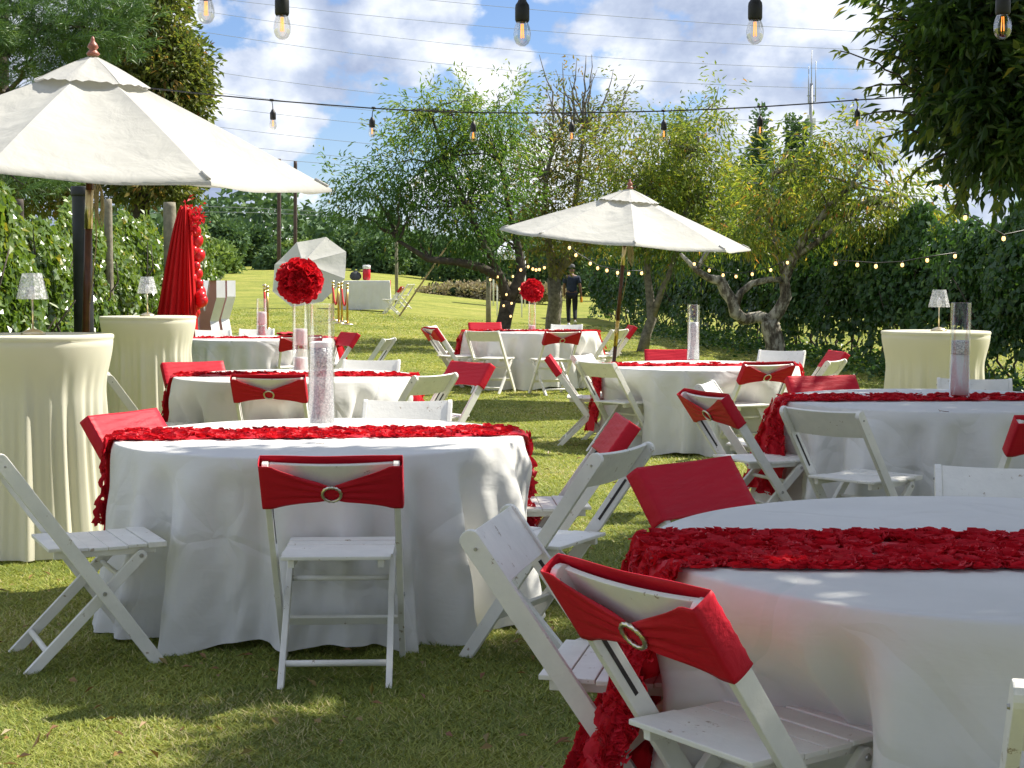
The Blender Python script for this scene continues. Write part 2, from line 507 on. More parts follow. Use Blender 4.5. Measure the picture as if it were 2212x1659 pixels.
M['orange'] = princ('orange_bottle', (0.85, 0.33, 0.02), 0.3, nscale=20, namp=0.05)
M['shoe'] = princ('shoe_white', (0.6, 0.6, 0.6), 0.6, nscale=20, namp=0.1)
M['tent'] = princ('tent_canvas', (0.72, 0.75, 0.82), 0.7, nscale=3, namp=0.04)
M['tabletop'] = princ('folding_table_top', (0.45, 0.38, 0.28), 0.6, nscale=10, namp=0.15)
M['dryleaf'] = princ('dry_leaf', (0.20, 0.09, 0.05), 0.7, nscale=40, namp=0.4)
M['red_carpet'] = princ('red_carpet', (0.60, 0.03, 0.05), 0.8, nscale=12, namp=0.1)
M['pipe_black'] = princ('black_drainpipe', (0.022, 0.024, 0.028), 0.55, nscale=8, namp=0.3)

G1, G2, G3 = (0.022, 0.050, 0.014), (0.055, 0.105, 0.020), (0.12, 0.165, 0.03)
M['leaf_green'] = leafmat('leaf_green', [(0.0, (0.020, 0.048, 0.014)), (0.5, (0.045, 0.090, 0.020)), (0.85, (0.095, 0.135, 0.028)), (1.0, (0.16, 0.12, 0.03))], 0.46, gain=2)
M['leaf_yellow'] = leafmat('leaf_yellowgreen', [(0.0, (0.040, 0.068, 0.016)), (0.5, (0.085, 0.115, 0.022)), (0.85, (0.15, 0.165, 0.032)), (0.95, (0.26, 0.19, 0.04)), (1.0, (0.22, 0.09, 0.03))], 0.48, gain=1.85)
M['leaf_brown'] = leafmat('leaf_brownish', [(0.0, (0.035, 0.055, 0.016)), (0.5, (0.075, 0.090, 0.024)), (0.8, (0.12, 0.10, 0.032)), (1.0, (0.15, 0.08, 0.035))], 0.42, gain=2)
M['leaf_dark'] = leafmat('leaf_dark', [(0.0, (0.014, 0.034, 0.010)), (0.6, (0.034, 0.065, 0.014)), (0.92, (0.075, 0.095, 0.018)), (1.0, (0.20, 0.15, 0.03))], 0.40)
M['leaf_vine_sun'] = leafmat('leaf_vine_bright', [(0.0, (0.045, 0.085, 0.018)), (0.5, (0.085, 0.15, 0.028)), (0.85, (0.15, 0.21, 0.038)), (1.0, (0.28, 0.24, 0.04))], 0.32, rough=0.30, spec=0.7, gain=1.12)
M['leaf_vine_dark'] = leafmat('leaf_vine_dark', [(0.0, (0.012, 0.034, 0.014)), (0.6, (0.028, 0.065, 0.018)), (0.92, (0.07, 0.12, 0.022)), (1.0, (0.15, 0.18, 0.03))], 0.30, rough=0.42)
M['needle'] = leafmat('pine_needles', [(0.0, (0.030, 0.062, 0.022)), (0.6, (0.055, 0.105, 0.034)), (1.0, (0.10, 0.15, 0.045))], 0.2)
M['far_leaf'] = leafmat('far_foliage', [(0.0, (0.026, 0.052, 0.026)), (0.6, (0.050, 0.088, 0.038)), (1.0, (0.095, 0.135, 0.05))], 0.2, rough=0.7, tboost=1.1, gain=2.3)
M['far_leaf_light'] = leafmat('far_foliage_light', [(0.0, (0.045, 0.075, 0.025)), (0.6, (0.08, 0.12, 0.035)), (1.0, (0.13, 0.17, 0.05))], 0.22, rough=0.7, tboost=1.1, gain=2.3)
M['straw_leaf'] = leafmat('straw_hedge', [(0.0, (0.15, 0.125, 0.085)), (0.6, (0.24, 0.20, 0.13)), (1.0, (0.32, 0.28, 0.17))], 0.15, rough=0.8, tboost=0.8)
M['grass_blade'] = leafmat('grass_blade', [(0.0, (0.044, 0.062, 0.014)), (0.45, (0.098, 0.118, 0.024)), (0.8, (0.165, 0.170, 0.042)), (1.0, (0.20, 0.17, 0.09))], 0.30, rough=0.5, tboost=1.25, spec=0.3, gain=2.6)
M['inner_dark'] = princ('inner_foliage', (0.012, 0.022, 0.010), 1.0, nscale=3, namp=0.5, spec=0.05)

def groundmat():
    m, t, o = mat('lawn_ground')
    g = N(t, 'ShaderNodeNewGeometry')
    b = N(t, 'ShaderNodeBsdfPrincipled', inp={'Roughness': 0.9}); b.inputs['Specular IOR Level'].default_value = 0.15
    n = N(t, 'ShaderNodeTexNoise', inp={'Scale': 0.55, 'Detail': 5.0, 'Roughness': 0.6}); Lk(t, g.outputs['Position'], n.inputs['Vector'])
    r = ramp(t, n.outputs['Fac'], [(0.3, (0.18, 0.215, 0.045)), (0.5, (0.27, 0.29, 0.060)), (0.72, (0.37, 0.345, 0.10))])
    n2_ = N(t, 'ShaderNodeTexNoise', inp={'Scale': 5.0, 'Detail': 9.0, 'Roughness': 0.8}); Lk(t, g.outputs['Position'], n2_.inputs['Vector'])
    r2 = ramp(t, n2_.outputs['Fac'], [(0.32, (0.50, 0.58, 0.45)), (0.6, (1.2, 1.15, 1.1))])
    mx = N(t, 'ShaderNodeMixRGB', blend_type='MULTIPLY', inp={'Fac': 1.0}); Lk(t, r.outputs['Color'], mx.inputs['Color1']); Lk(t, r2.outputs['Color'], mx.inputs['Color2'])
    Lk(t, mx.outputs['Color'], b.inputs['Base Color'])
    n3 = N(t, 'ShaderNodeTexNoise', inp={'Scale': 45.0, 'Detail': 6.0, 'Roughness': 0.8}); Lk(t, g.outputs['Position'], n3.inputs['Vector'])
    bp = N(t, 'ShaderNodeBump', inp={'Strength': 0.8, 'Distance': 0.04}); Lk(t, n3.outputs['Fac'], bp.inputs['Height']); Lk(t, bp.outputs[0], b.inputs['Normal'])
    Lk(t, b.outputs[0], o.inputs['Surface'])
    return m
M['ground'] = groundmat()

# ================================================================== SETTING
# ---- ground sheet
ys = np.concatenate([np.linspace(-60, 2, 14), np.linspace(3, 40, 75), np.linspace(42, 140, 50), np.array([160, 200, 280, 400])])
xs = np.concatenate([np.array([-400, -300, -200, -120, -80]), np.linspace(-50, -12, 20), np.linspace(-11, 11, 60), np.linspace(12, 50, 20), np.array([80, 120, 200, 300, 400])])
XX, YY = np.meshgrid(xs, ys)
ZZ = ground_z(XX, YY)
V = np.stack([XX.ravel(), YY.ravel(), ZZ.ravel()], 1)
nx, ny = len(xs), len(ys)
idx = np.arange(nx*ny).reshape(ny, nx)
Fq = np.stack([idx[:-1, :-1].ravel(), idx[:-1, 1:].ravel(), idx[1:, 1:].ravel(), idx[1:, :-1].ravel()], 1)
lawn = link('lawn', np_mesh('lawn', V, Fq, 4, True), M['ground'])
tag(lawn, 'mown green lawn running back to the far tree line', kind='structure')

# ---- grass blades
def grass_blades():
    n = 900000
    # uniform-ish in screen space: depth distributed with log-like law
    y0, y1 = 2.7, 46.0
    u = rng.random(n)
    Y = y0*(y1/y0)**(u**1.12)
    X = (rng.random(n)*2 - 1)*(0.345*Y + 0.25)
    Zg = ground_z(X, Y)
    ln = (0.022 + 0.024*rng.random(n))*(1 + 0.012*Y)
    wd = 0.0016 + 0.00085*Y
    az = rng.random(n)*2*PI
    lean = 0.45 + 0.75*rng.random(n)
    d = np.stack([np.cos(az)*lean, np.sin(az)*lean, np.ones(n)], 1); d = unit(d)
    side = unit(np.stack([-np.sin(az + rng.normal(0, .6, n)), np.cos(az), np.zeros(n)], 1))
    c = np.stack([X, Y, Zg - 0.004], 1)
    mid = c + d*(ln*0.55)[:, None]
    tip = c + unit(d + np.stack([np.cos(az)*0.5, np.sin(az)*0.5, -0.25*np.ones(n)], 1))*ln[:, None]
    a = c - side*(wd*0.5)[:, None]; b = c + side*(wd*0.5)[:, None]
    V = np.stack([a, b, tip], 1).reshape(-1, 3)
    Fc = np.arange(3*n).reshape(n, 3)
    patch = 0.46 + 0.20*np.sin(X*1.7 + 0.6*np.sin(Y*0.9)) * np.sin(Y*1.1 + 1.4) + .16*np.sin(X*5.3 + 2*np.sin(Y*3.1))*np.sin(Y*4.7 + X)
    tint = np.clip(rng.normal(0.0, 0.20, n) + patch, 0, 1)
    dead = rng.random(n) < 0.05 + .16*(np.sin(X*2.9 + 1)*np.sin(Y*2.3) > .55)
    tint[dead] = 1.0
    me = np_mesh('grass', V, Fc, 3, False, {'tint': np.repeat(tint, 3)})
    o = link('grass', me, M['grass_blade'])
    tag(o, 'short mown grass blades covering the lawn', 'grass', kind='stuff')
grass_blades()

# ---- leaves
def leaf_arrays(C, D, L, Wd, fold=0.25, tint=None, nrm=None):
    """diamond leaves: C base points, D directions"""
    n = len(C)
    D = unit(D)
    if nrm is None:
        nrm = rng.normal(0, 1, (n, 3)); nrm[:, 2] = np.abs(nrm[:, 2]) + 0.6
    side = unit(np.cross(D, nrm))
    up = unit(np.cross(side, D))
    mid = C + D*(L*0.45)[:, None]
    a = mid + side*(Wd*0.5)[:, None] + up*(Wd*fold)[:, None]
    b = mid - side*(Wd*0.5)[:, None] + up*(Wd*fold)[:, None]
    tip = C + D*L[:, None] - up*(L*0.12)[:, None]
    V = np.stack([C, a, tip, b], 1).reshape(-1, 3)
    Fc = np.arange(4*n).reshape(n, 4)
    if tint is None: tint = rng.random(n)
    return V, Fc, np.repeat(np.clip(tint, 0, 1), 4)

def leaf_object(name, parts, m, parent=None):
    V = np.concatenate([p[0] for p in parts]); o = 0; Fs = []
    for p in parts:
        Fs.append(p[1] + o); o += len(p[0])
    T = np.concatenate([p[2] for p in parts])
    me = np_mesh(name, V, np.concatenate(Fs), 4, False, {'tint': T})
    return link(name, me, m, parent)

def in_blobs(n, blobs, shell=0.35):
    """random points in ellipsoids, denser towards the outside; blobs: (c, r, weight)"""
    w = np.array([b[2] for b in blobs], float); w /= w.sum()
    k = rng.choice(len(blobs), n, p=w)
    c = np.array([b[0] for b in blobs])[k]; r = np.array([b[1] for b in blobs])[k]
    d = unit(rng.normal(0, 1, (n, 3)))
    rad = shell + (1 - shell)*rng.random(n)**0.6
    return c + d*r*rad[:, None], d

def crown(blobs, nclump, per, leaf_len, leaf_w, clump_r, droop=0.5, tmean=0.45, tspread=0.2, high=0.0, outward=0.7, shell=0.3, elong=0.0, thi=None):
    P, d = in_blobs(nclump, blobs, shell)
    # clump axis direction: outwards and up
    ax = unit(d*outward + rng.normal(0, .45, (nclump, 3)) + np.array([0, 0, 0.25]))
    ct = rng.normal(tmean, tspread, nclump)
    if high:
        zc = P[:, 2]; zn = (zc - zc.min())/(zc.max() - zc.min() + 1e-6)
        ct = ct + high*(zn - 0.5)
    idx = np.repeat(np.arange(nclump), per)
    n = len(idx)
    off = rng.normal(0, 1, (n, 3)); off = unit(off)*(rng.random(n)**0.5)[:, None]*clump_r
    if elong:
        off = off*0.45 + ax[idx]*((rng.random(n) - 0.3)*clump_r*elong)[:, None]
    C = P[idx] + off
    D = unit(unit(off)*0.6 + ax[idx]*0.6 + rng.normal(0, .35, (n, 3)) + np.array([0, 0, -droop]))
    Lh = leaf_len*(0.65 + 0.6*rng.random(n))
    Wd = leaf_w*(0.7 + 0.5*rng.random(n))
    t = ct[idx] + rng.normal(0, 0.10, n)
    if thi:
        t = np.where(rng.random(n) < thi, 0.93 + 0.07*rng.random(n), np.minimum(t, 0.88))
    return leaf_arrays(C, D, Lh, Wd, tint=t), P

def wiggle_path(a, b, n=6, amp=0.08, sag=0.0):
    a = Vector(a); b = Vector(b)
    L = (b - a).length
    out_ = []
    for i in range(n + 1):
        t = i/n
        p = a.lerp(b, t)
        k = math.sin(PI*t)
        p += Vector((random.gauss(0, 1), random.gauss(0, 1), random.gauss(0, 0.6)))*amp*L*0.35*k
        p.z += sag*L*k
        out_.append(p)
    return out_

def branches(mb, start_pts, targets, r0=0.03, r1=0.006, n=6):
    for tg in targets:
        tg = Vector(tg)
        st = min(start_pts, key=lambda s: (Vector(s) - tg).length + 0.25*random.random())
        p = wiggle_path(st, tg, 6, 0.13, 0.05)
        rr = [r0 + (r1 - r0)*i/6 for i in range(7)]
        mb.tube(p, rr, n)

def dpath(pts, Y):
    """pixel path at depth(s) -> world points"""
    if not hasattr(Y, '__len__'): Y = [Y]*len(pts)
    return [at(p[0], p[1], y) for p, y in zip(pts, Y)]

def pblob(px, py, rx, ry, Y, depth=None, w=None):
    c = at(px, py, Y); s = Y/F0
    d = depth if depth else 0.5*(rx + ry)*s
    return ((c.x, c.y, c.z), (rx*s, d, ry*s), w if w else rx*ry)

# ---- four orchard trees in the middle of the lawn
def make_tree(name, label, base, trunk_paths, blobs, lm, bm, nclump, per, ll, lw, cr, group=None, twig_n=40, twigs=None, **kw):
    t = thing(name, base, 0, label, 'tree', group)
    inv = Vector(base)
    arr, P = crown(blobs, nclump, per, ll, lw, cr, **kw)
    co = leaf_object('crown', [arr], lm, t)
    co.location = -inv
    mb = MB()
    allp = []
    for pts, rad in trunk_paths:
        mb.tube(pts, rad, 10)
        allp += [Vector(p) for p in pts[len(pts)//3:]]
    tr = mb.build('trunk', bm, t)
    tr.location = -inv
    mb2 = MB()
    sel = P[rng.choice(len(P), min(twig_n, len(P)), replace=False)]
    branches(mb2, allp, [tuple(s) for s in sel], 0.028, 0.006)
    if twigs:
        for a, b, r in twigs:
            mb2.tube(wiggle_path(a, b, 6, 0.06), [r*(1 - 0.8*i/6) for i in range(7)], 5)
    br = mb2.build('branches', bm, t)
    br.location = -inv
    tag(br, kind='stuff')
    return t

YA = 30.0
b_ = at(1086, 770, YA); b_.z = gz(b_.x, b_.y) - 0.03
T = [([b_] + dpath([(1083, 720), (1092, 680), (1098, 650)], YA), [.20, .165, .15, .16]),
     (dpath([(1098, 650), (1088, 620), (1078, 596), (1040, 578), (990, 566), (925, 560), (860, 520)], [30, 30, 29.8, 29.6, 29.4, 29.2, 29]), [.13, .11, .11, .09, .075, .06, .03]),
     (dpath([(1098, 650), (1115, 618), (1127, 588), (1120, 540), (1100, 450), (1080, 350)], [30, 30.1, 30.2, 30.3, 30.4, 30.4]), [.13, .105, .10, .08, .06, .03]),
     (dpath([(1078, 596), (1050, 540), (1010, 450), (960, 340), (930, 240)], [29.8, 29.7, 29.7, 29.6, 29.5]), [.09, .08, .06, .04, .02])]
make_tree('peach_tree', 'leafy green fruit tree on a forked dark trunk wound with tiny lights', b_, T,
          [pblob(950, 285, 90, 80, 29.6), pblob(900, 370, 120, 100, 29.4), pblob(830, 430, 110, 75, 29.2), pblob(1010, 330, 120, 110, 29.9),
           pblob(960, 470, 150, 85, 29.5), pblob(1060, 450, 110, 110, 30.3), pblob(905, 235, 42, 45, 29.5, 0.5), pblob(1000, 240, 60, 50, 29.6, 0.6),
           pblob(740, 400, 50, 35, 29.2, 0.6), pblob(1080, 260, 80, 70, 30.2), pblob(1000, 535, 90, 35, 29.6, 0.9)],
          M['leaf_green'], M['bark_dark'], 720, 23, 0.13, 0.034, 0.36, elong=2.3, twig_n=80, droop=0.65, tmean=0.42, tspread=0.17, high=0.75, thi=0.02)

b_ = at(1193, 745, 33.0); b_.z = gz(b_.x, b_.y) - 0.03
tw = []
for a, b, r in [((1215, 280), (1165, 118), .03), ((1218, 270), (1215, 135), .03), ((1240, 270), (1246, 128), .03), ((1262, 270), (1266, 120), .035), ((1270, 280), (1278, 118), .03),
                ((1285, 290), (1325, 150), .03), ((1300, 300), (1372, 160), .03), ((1235, 240), (1200, 150), .02), ((1262, 230), (1290, 150), .02), ((1250, 220), (1236, 150), .02),
                ((1315, 250), (1360, 215), .02), ((1195, 260), (1180, 180), .02)]:
    tw.append((at(a[0], a[1], 32.5), at(b[0], b[1], 32.6), r))
T = [([b_] + dpath([(1195, 690), (1200, 650), (1196, 600)], 33), [.19, .17, .16, .15]),
     (dpath([(1196, 600), (1188, 540), (1175, 470), (1180, 380), (1200, 300)], [33, 33, 32.8, 32.7, 32.6]), [.12, .09, .07, .05, .03]),
     (dpath([(1196, 610), (1222, 560), (1240, 470), (1250, 380), (1262, 270)], [33, 33, 32.8, 32.7, 32.6]), [.12, .09, .07, .05, .03]),
     (dpath([(1198, 590), (1250, 545), (1300, 510), (1330, 450), (1325, 350)], [33, 33.2, 33.4, 33.4, 33.4]), [.10, .08, .06, .05, .03])]
make_tree('thinning_tree', 'half bare tree with upright naked twigs rising above the others', b_, T,
          [pblob(1170, 380, 90, 120, 32.8, 1.3), pblob(1240, 330, 90, 85, 32.8, 1.2), pblob(1190, 500, 110, 75, 32.6, 1.2), pblob(1290, 430, 90, 120, 33.0, 1.3), pblob(1250, 500, 90, 40, 32.8, 1.0),
           pblob(1300, 250, 50, 55, 32.8, 0.6, 1600), pblob(1190, 260, 45, 55, 32.8, .6, 1600), pblob(1250, 190, 80, 60, 32.6, 0.6, 900)],
          M['leaf_brown'], M['bark'], 700, 16, 0.11, 0.040, 0.34, elong=2.0, twig_n=120, twigs=tw, droop=0.35, tmean=0.5, tspread=0.22, thi=0.03)

b_ = at(1387, 768, 30.6); b_.z = gz(b_.x, b_.y) - 0.03
T = [([b_] + dpath([(1397, 720), (1408, 690), (1404, 640), (1398, 590), (1400, 520), (1410, 420)], 30.6), [.125, .10, .10, .085, .07, .05, .03]),
     (dpath([(1408, 690), (1425, 640), (1446, 590), (1470, 520), (1490, 420), (1500, 330)], [30.6, 30.5, 30.4, 30.3, 30.3, 30.3]), [.075, .065, .055, .05, .04, .02])]
make_tree('slender_tree', 'slim trunked yellow green tree directly behind the right parasol', b_, T,
          [pblob(1400, 330, 110, 90, 30.6, 1.4), pblob(1500, 350, 90, 100, 30.6, 1.4), pblob(1360, 430, 80, 110, 30.4, 1.3), pblob(1540, 440, 70, 95, 30.4, 1.2), pblob(1450, 450, 110, 110, 30.6, 1.3),
           pblob(1460, 545, 110, 34, 30.4, 1.0), pblob(1545, 240, 16, 70, 30.4, .35, 1200), pblob(1560, 500, 60, 50, 30.2, 0.9)],
          M['leaf_yellow'], M['bark'], 720, 21, 0.13, 0.036, 0.38, elong=2.3, twig_n=80, droop=0.8, tmean=0.46, tspread=0.2, high=0.15, thi=0.015)

YD = 26.0
b_ = at(1676, 795, YD); b_.z = gz(b_.x, b_.y) - 0.03
T = [([b_] + dpath([(1674, 740), (1664, 705), (1662, 692)], YD), [.19, .165, .165, .15]),
     (dpath([(1662, 694), (1640, 684), (1608, 690), (1588, 676), (1582, 650), (1566, 628), (1556, 606), (1530, 600), (1505, 584), (1470, 548)], [26, 26, 25.9, 25.8, 25.8, 25.8, 25.8, 25.7, 25.6, 25.5]), [.12, .10, .10, .105, .10, .10, .10, .06, .05, .025]),
     (dpath([(1588, 660), (1600, 632), (1625, 612), (1660, 604), (1690, 604)], 25.8), [.075, .06, .055, .055, .05]),
     (dpath([(1662, 698), (1682, 672), (1698, 640), (1694, 604), (1712, 560), (1740, 510), (1790, 450), (1838, 400), (1880, 330)], [26, 26, 25.9, 25.9, 25.8, 25.7, 25.6, 25.5, 25.4]), [.125, .11, .10, .095, .085, .07, .06, .045, .02]),
     (dpath([(1712, 560), (1770, 520), (1830, 470), (1860, 440)], [25.8, 25.6, 25.4, 25.3]), [.06, .045, .035, .015]),
     (dpath([(1694, 604), (1680, 540), (1660, 460), (1670, 380)], [25.9, 25.9, 25.9, 25.9]), [.06, .05, .03, .015])]
make_tree('gnarled_tree', 'gnarled old fruit tree with twisted flaking limbs beside the dark hedge', b_, T,
          [pblob(1650, 440, 80, 60, 26, 1.1), pblob(1740, 400, 110, 60, 25.8, 1.2), pblob(1850, 330, 70, 55, 25.6, .9), pblob(1880, 420, 110, 60, 25.5, 1.1), pblob(1960, 450, 80, 50, 25.3, 0.9),
           pblob(1800, 480, 110, 45, 25.6, 1.0), pblob(1630, 520, 60, 40, 25.8, 0.8), pblob(1770, 310, 32, 28, 25.8, .5, 1400), pblob(1900, 500, 90, 30, 25.4, .9), pblob(1700, 350, 50, 40, 25.9, .7, 1500), pblob(1560, 520, 50, 35, 25.7, .7)],
          M['leaf_yellow'], M['bark_flaking'], 380, 18, 0.14, 0.040, 0.34, elong=2.3, twig_n=80, droop=0.95, tmean=0.5, tspread=0.2, thi=0.05)

# ---- big tree at the right edge (trunk out of view), its crown hangs into the picture and shades the tables
def right_tree():
    base = (6.6, 8.4, gz(6.6, 8.4))
    t = thing('shade_tree', base, 0, 'large dark leaved tree hanging in from the upper right corner', 'tree')
    YV = 8.4
    vis = [pblob(2200, 50, 130, 95, YV, 1.0, 2.2), pblob(2165, 185, 105, 80, YV, .9, 1.6), pblob(2210, 265, 80, 70, YV, .9, 1.1), pblob(2075, 95, 65, 60, YV, .6, .6), pblob(2065, 225, 60, 42, YV, .5, .42),
           pblob(2110, 300, 60, 32, YV, .5, .35), pblob(2020, 35, 45, 35, YV, .5, .22), pblob(2150, 345, 55, 28, YV, .5, .25), pblob(2220, 355, 45, 34, YV, .5, .25), pblob(2350, 120, 200, 200, YV, 1.1, 2.6),
           pblob(2120, -110, 200, 90, YV, 1.0, 1.6), pblob(1980, 185, 28, 18, YV, .3, .05)]
    main = [((7.0, 10.6, 5.2), (1.7, 1.5, 1.2), 3), ((5.8, 5.9, 5.2), (1.9, 1.1, 1.0), 4.4), ((6.6, 8.0, 5.8), (1.4, 1.2, 1.1), 1.6), ((4.6, 6.5, 5.2), (1.1, .8, .6), 2.0),
            ((3.2, 7.6, 5.5), (1.1, .22, .3), .7), ((4.9, 7.4, 5.0), (1.1, .8, .7), 1.3), ((5.6, 4.7, 4.9), (1.5, .7, .7), 2.4), ((3.6, 5.6, 5.4), (.8, .35, .4), .5)]
    back = [((3.6, .6, 5.6), (3.4, 2.3, 1.3), 3), ((-1.5, .0, 6.0), (3.2, 2.4, 1.2), 3), ((1.0, -3.5, 6.0), (5.5, 3.0, 1.4), 4)]  # unseen canopy over and behind the camera, added to cut sky light
    a3, P3 = crown(back, 1500, 14, 0.28, 0.13, 0.45, droop=0.4, tmean=0.35, tspread=0.2, shell=0.1)
    a1, P1 = crown(vis, 980, 18, 0.098, 0.033, 0.22, elong=1.8, droop=0.45, tmean=0.35, tspread=0.22, thi=0.012, shell=0.15)
    a2, P2 = crown(main, 3300, 17, 0.17, 0.070, 0.28, droop=0.4, tmean=0.35, tspread=0.2, shell=0.15)
    c = leaf_object('crown', [a1, a2, a3], M['leaf_dark'], t); c.location = -Vector(base)
    mb = MB()
    tp = [(6.6, 8.4, base[2] - .05), (6.55, 8.4, 1.2), (6.5, 8.45, 2.4)]
    mb.tube(tp, [.22, .18, .16], 12)
    limbs = [[(6.5, 8.45, 2.4), (6.2, 6.0, 4.2), (4.9, 3.0, 5.3), (2.8, .5, 5.8), (0.0, -1.0, 6.0)], [(6.5, 8.45, 2.4), (5.5, 8.4, 3.0), (4.4, 8.4, 3.2), (3.4, 8.4, 3.1), (2.6, 8.4, 2.8)], [(6.5, 8.45, 2.4), (5.2, 8.6, 2.5), (4.0, 8.5, 2.45), (2.9, 8.4, 2.3)],
             [(6.5, 8.45, 2.4), (7.0, 7.8, 3.8), (7.4, 7.3, 5.2), (7.5, 7.2, 6.4)], [(6.5, 8.45, 2.4), (6.4, 6.9, 3.9), (6.0, 5.5, 5.2), (5.6, 4.9, 5.9)], [(6.5, 8.45, 2.4), (7.6, 9.2, 3.8), (8.4, 9.8, 4.9)]]
    for l in limbs: mb.tube(l, [.13 - .10*i/(len(l)-1) for i in range(len(l))], 9)
    tr = mb.build('trunk', M['bark_dark'], t); tr.location = -Vector(base)
    mb2 = MB()
    sp = [Vector(p) for l in limbs for p in l[1:]]
    P = np.concatenate([P1[rng.choice(len(P1), 60)], P2[rng.choice(len(P2), 40)]])
    branches(mb2, sp, [tuple(p) for p in P], .022, .005, 5)
    # long shoots with leaves poking out left against the sky
    shoots = [((2010, 225), (1815, 110)), ((2030, 110), (1895, 10)), ((1990, 160), (1880, 105)), ((1990, 130), (1880, 60)), ((1980, 250), (1860, 250)), ((2010, 290), (1900, 300)), ((2050, 330), (1960, 390)), ((1985, 60), (1900, 40)), ((2000, 200), (1870, 190)), ((2090, 400), (2060, 460)), ((2160, 390), (2150, 455))]
    parts = []
    for a, b in shoots:
        pa, pb = at(a[0], a[1], 8.4), at(b[0], b[1], 8.3)
        path = wiggle_path(pa, pb, 8, 0.05, 0.08)
        mb2.tube(path, [.008 - .0006*i for i in range(9)], 5)
        C = []; D = []
        for i in range(1, 9):
            for _ in range(3):
                C.append(path[i]); d = (path[i] - path[i-1]).normalized()
                v = d*0.5 + Vector((random.gauss(0, .6), random.gauss(0, .6), -0.5 + random.gauss(0, .4))); D.append(v)
        n = len(C)
        parts.append(leaf_arrays(np.array([tuple(c) for c in C]), np.array([tuple(d) for d in D]), 0.065 + 0.02*rng.random(n), 0.018 + 0.006*rng.random(n), tint=rng.normal(.55, .12, n)))
    br = mb2.build('branches', M['bark_dark'], t); br.location = -Vector(base); tag(br, kind='stuff')
    s = leaf_object('leafy_shoots', parts, M['leaf_yellow'], t); s.location = -Vector(base); tag(s, kind='stuff')
right_tree()

# ---- pine and broadleaf tree behind the left parasol
def left_trees():
    base = (-9.0, 27.0, gz(-9.0, 27.0))
    t = thing('pine_tree', base, 0, 'soft needled pine tree filling the upper left corner', 'tree')
    bl = [pblob(60, 60, 170, 95, 25, 1.6), pblob(200, 90, 110, 60, 25, 1.2), pblob(80, 150, 150, 60, 25, 1.3), pblob(240, 20, 90, 50, 25, 1.0), pblob(60, -80, 220, 90, 26, 2), pblob(40, 400, 130, 28, 25, 1.0, 4000)]
    P, d = in_blobs(900, bl, 0.2)
    idx = np.repeat(np.arange(900), 42); n = len(idx)
    ax = unit(np.stack([0.5 + 0*P[:, 0] + rng.normal(0, .5, 900), rng.normal(0, .6, 900), 0.35 + rng.normal(0, .25, 900)], 1))
    C = P[idx] + ax[idx]*(rng.random(n)*0.34)[:, None]
    D = unit(ax[idx]*0.9 + rng.normal(0, .5, (n, 3)))
    arr = leaf_arrays(C, D, 0.17 + 0.05*rng.random(n), 0.010 + 0.006*rng.random(n), tint=np.clip(rng.normal(.5, .18, 900), 0, 1)[idx] + rng.normal(0, .08, n))
    c = leaf_object('crown', [arr], M['needle'], t); c.location = -Vector(base)
    mb = MB()
    mb.tube([base, (-9.0, 27, 3), (-8.9, 27, 6), (-8.8, 27, 9)], [.26, .22, .18, .12], 10)
    tr = mb.build('trunk', M['bark_dark'], t); tr.location = -Vector(base)
    mb2 = MB(); branches(mb2, [Vector((-8.9, 27, z)) for z in (2.5, 3.5, 4.5, 5.5, 6.5)], [tuple(p) for p in P[:46]], .05, .012, 5)
    b = mb2.build('branches', M['bark_dark'], t); b.location = -Vector(base); tag(b, kind='stuff')
    # broadleaf
    b_ = at(300, 620, 31.0); b_.z = gz(b_.x, b_.y)
    T = [([b_] + dpath([(300, 520), (305, 420), (310, 300)], 31), [.22, .2, .17, .12]), (dpath([(305, 420), (350, 330), (380, 200)], 31), [.1, .08, .04]), (dpath([(305, 420), (250, 330), (230, 200)], 31), [.1, .08, .04])]
    make_tree('oak_tree', 'broad olive leaved tree rising behind the big left parasol', b_, T,
              [pblob(330, 60, 90, 90, 31, 1.3), pblob(390, 150, 68, 70, 31, 1.2), pblob(350, 200, 100, 70, 31, 1.3), pblob(410, 215, 45, 45, 31, .8), pblob(300, 130, 90, 80, 31, 1.3), pblob(230, 210, 120, 60, 31, 1.3),
               pblob(320, 408, 110, 32, 31, 1.0), pblob(385, 395, 42, 48, 31, .8), pblob(130, 330, 150, 60, 31.5, 1.4), pblob(330, -50, 80, 70, 31, 1.3), pblob(100, 420, 120, 40, 31, 1.0)],
              M['leaf_brown'], M['bark_dark'], 1350, 20, 0.15, 0.075, 0.30, twig_n=50, droop=0.3, tmean=0.36, tspread=0.2, thi=0.02)
left_trees()

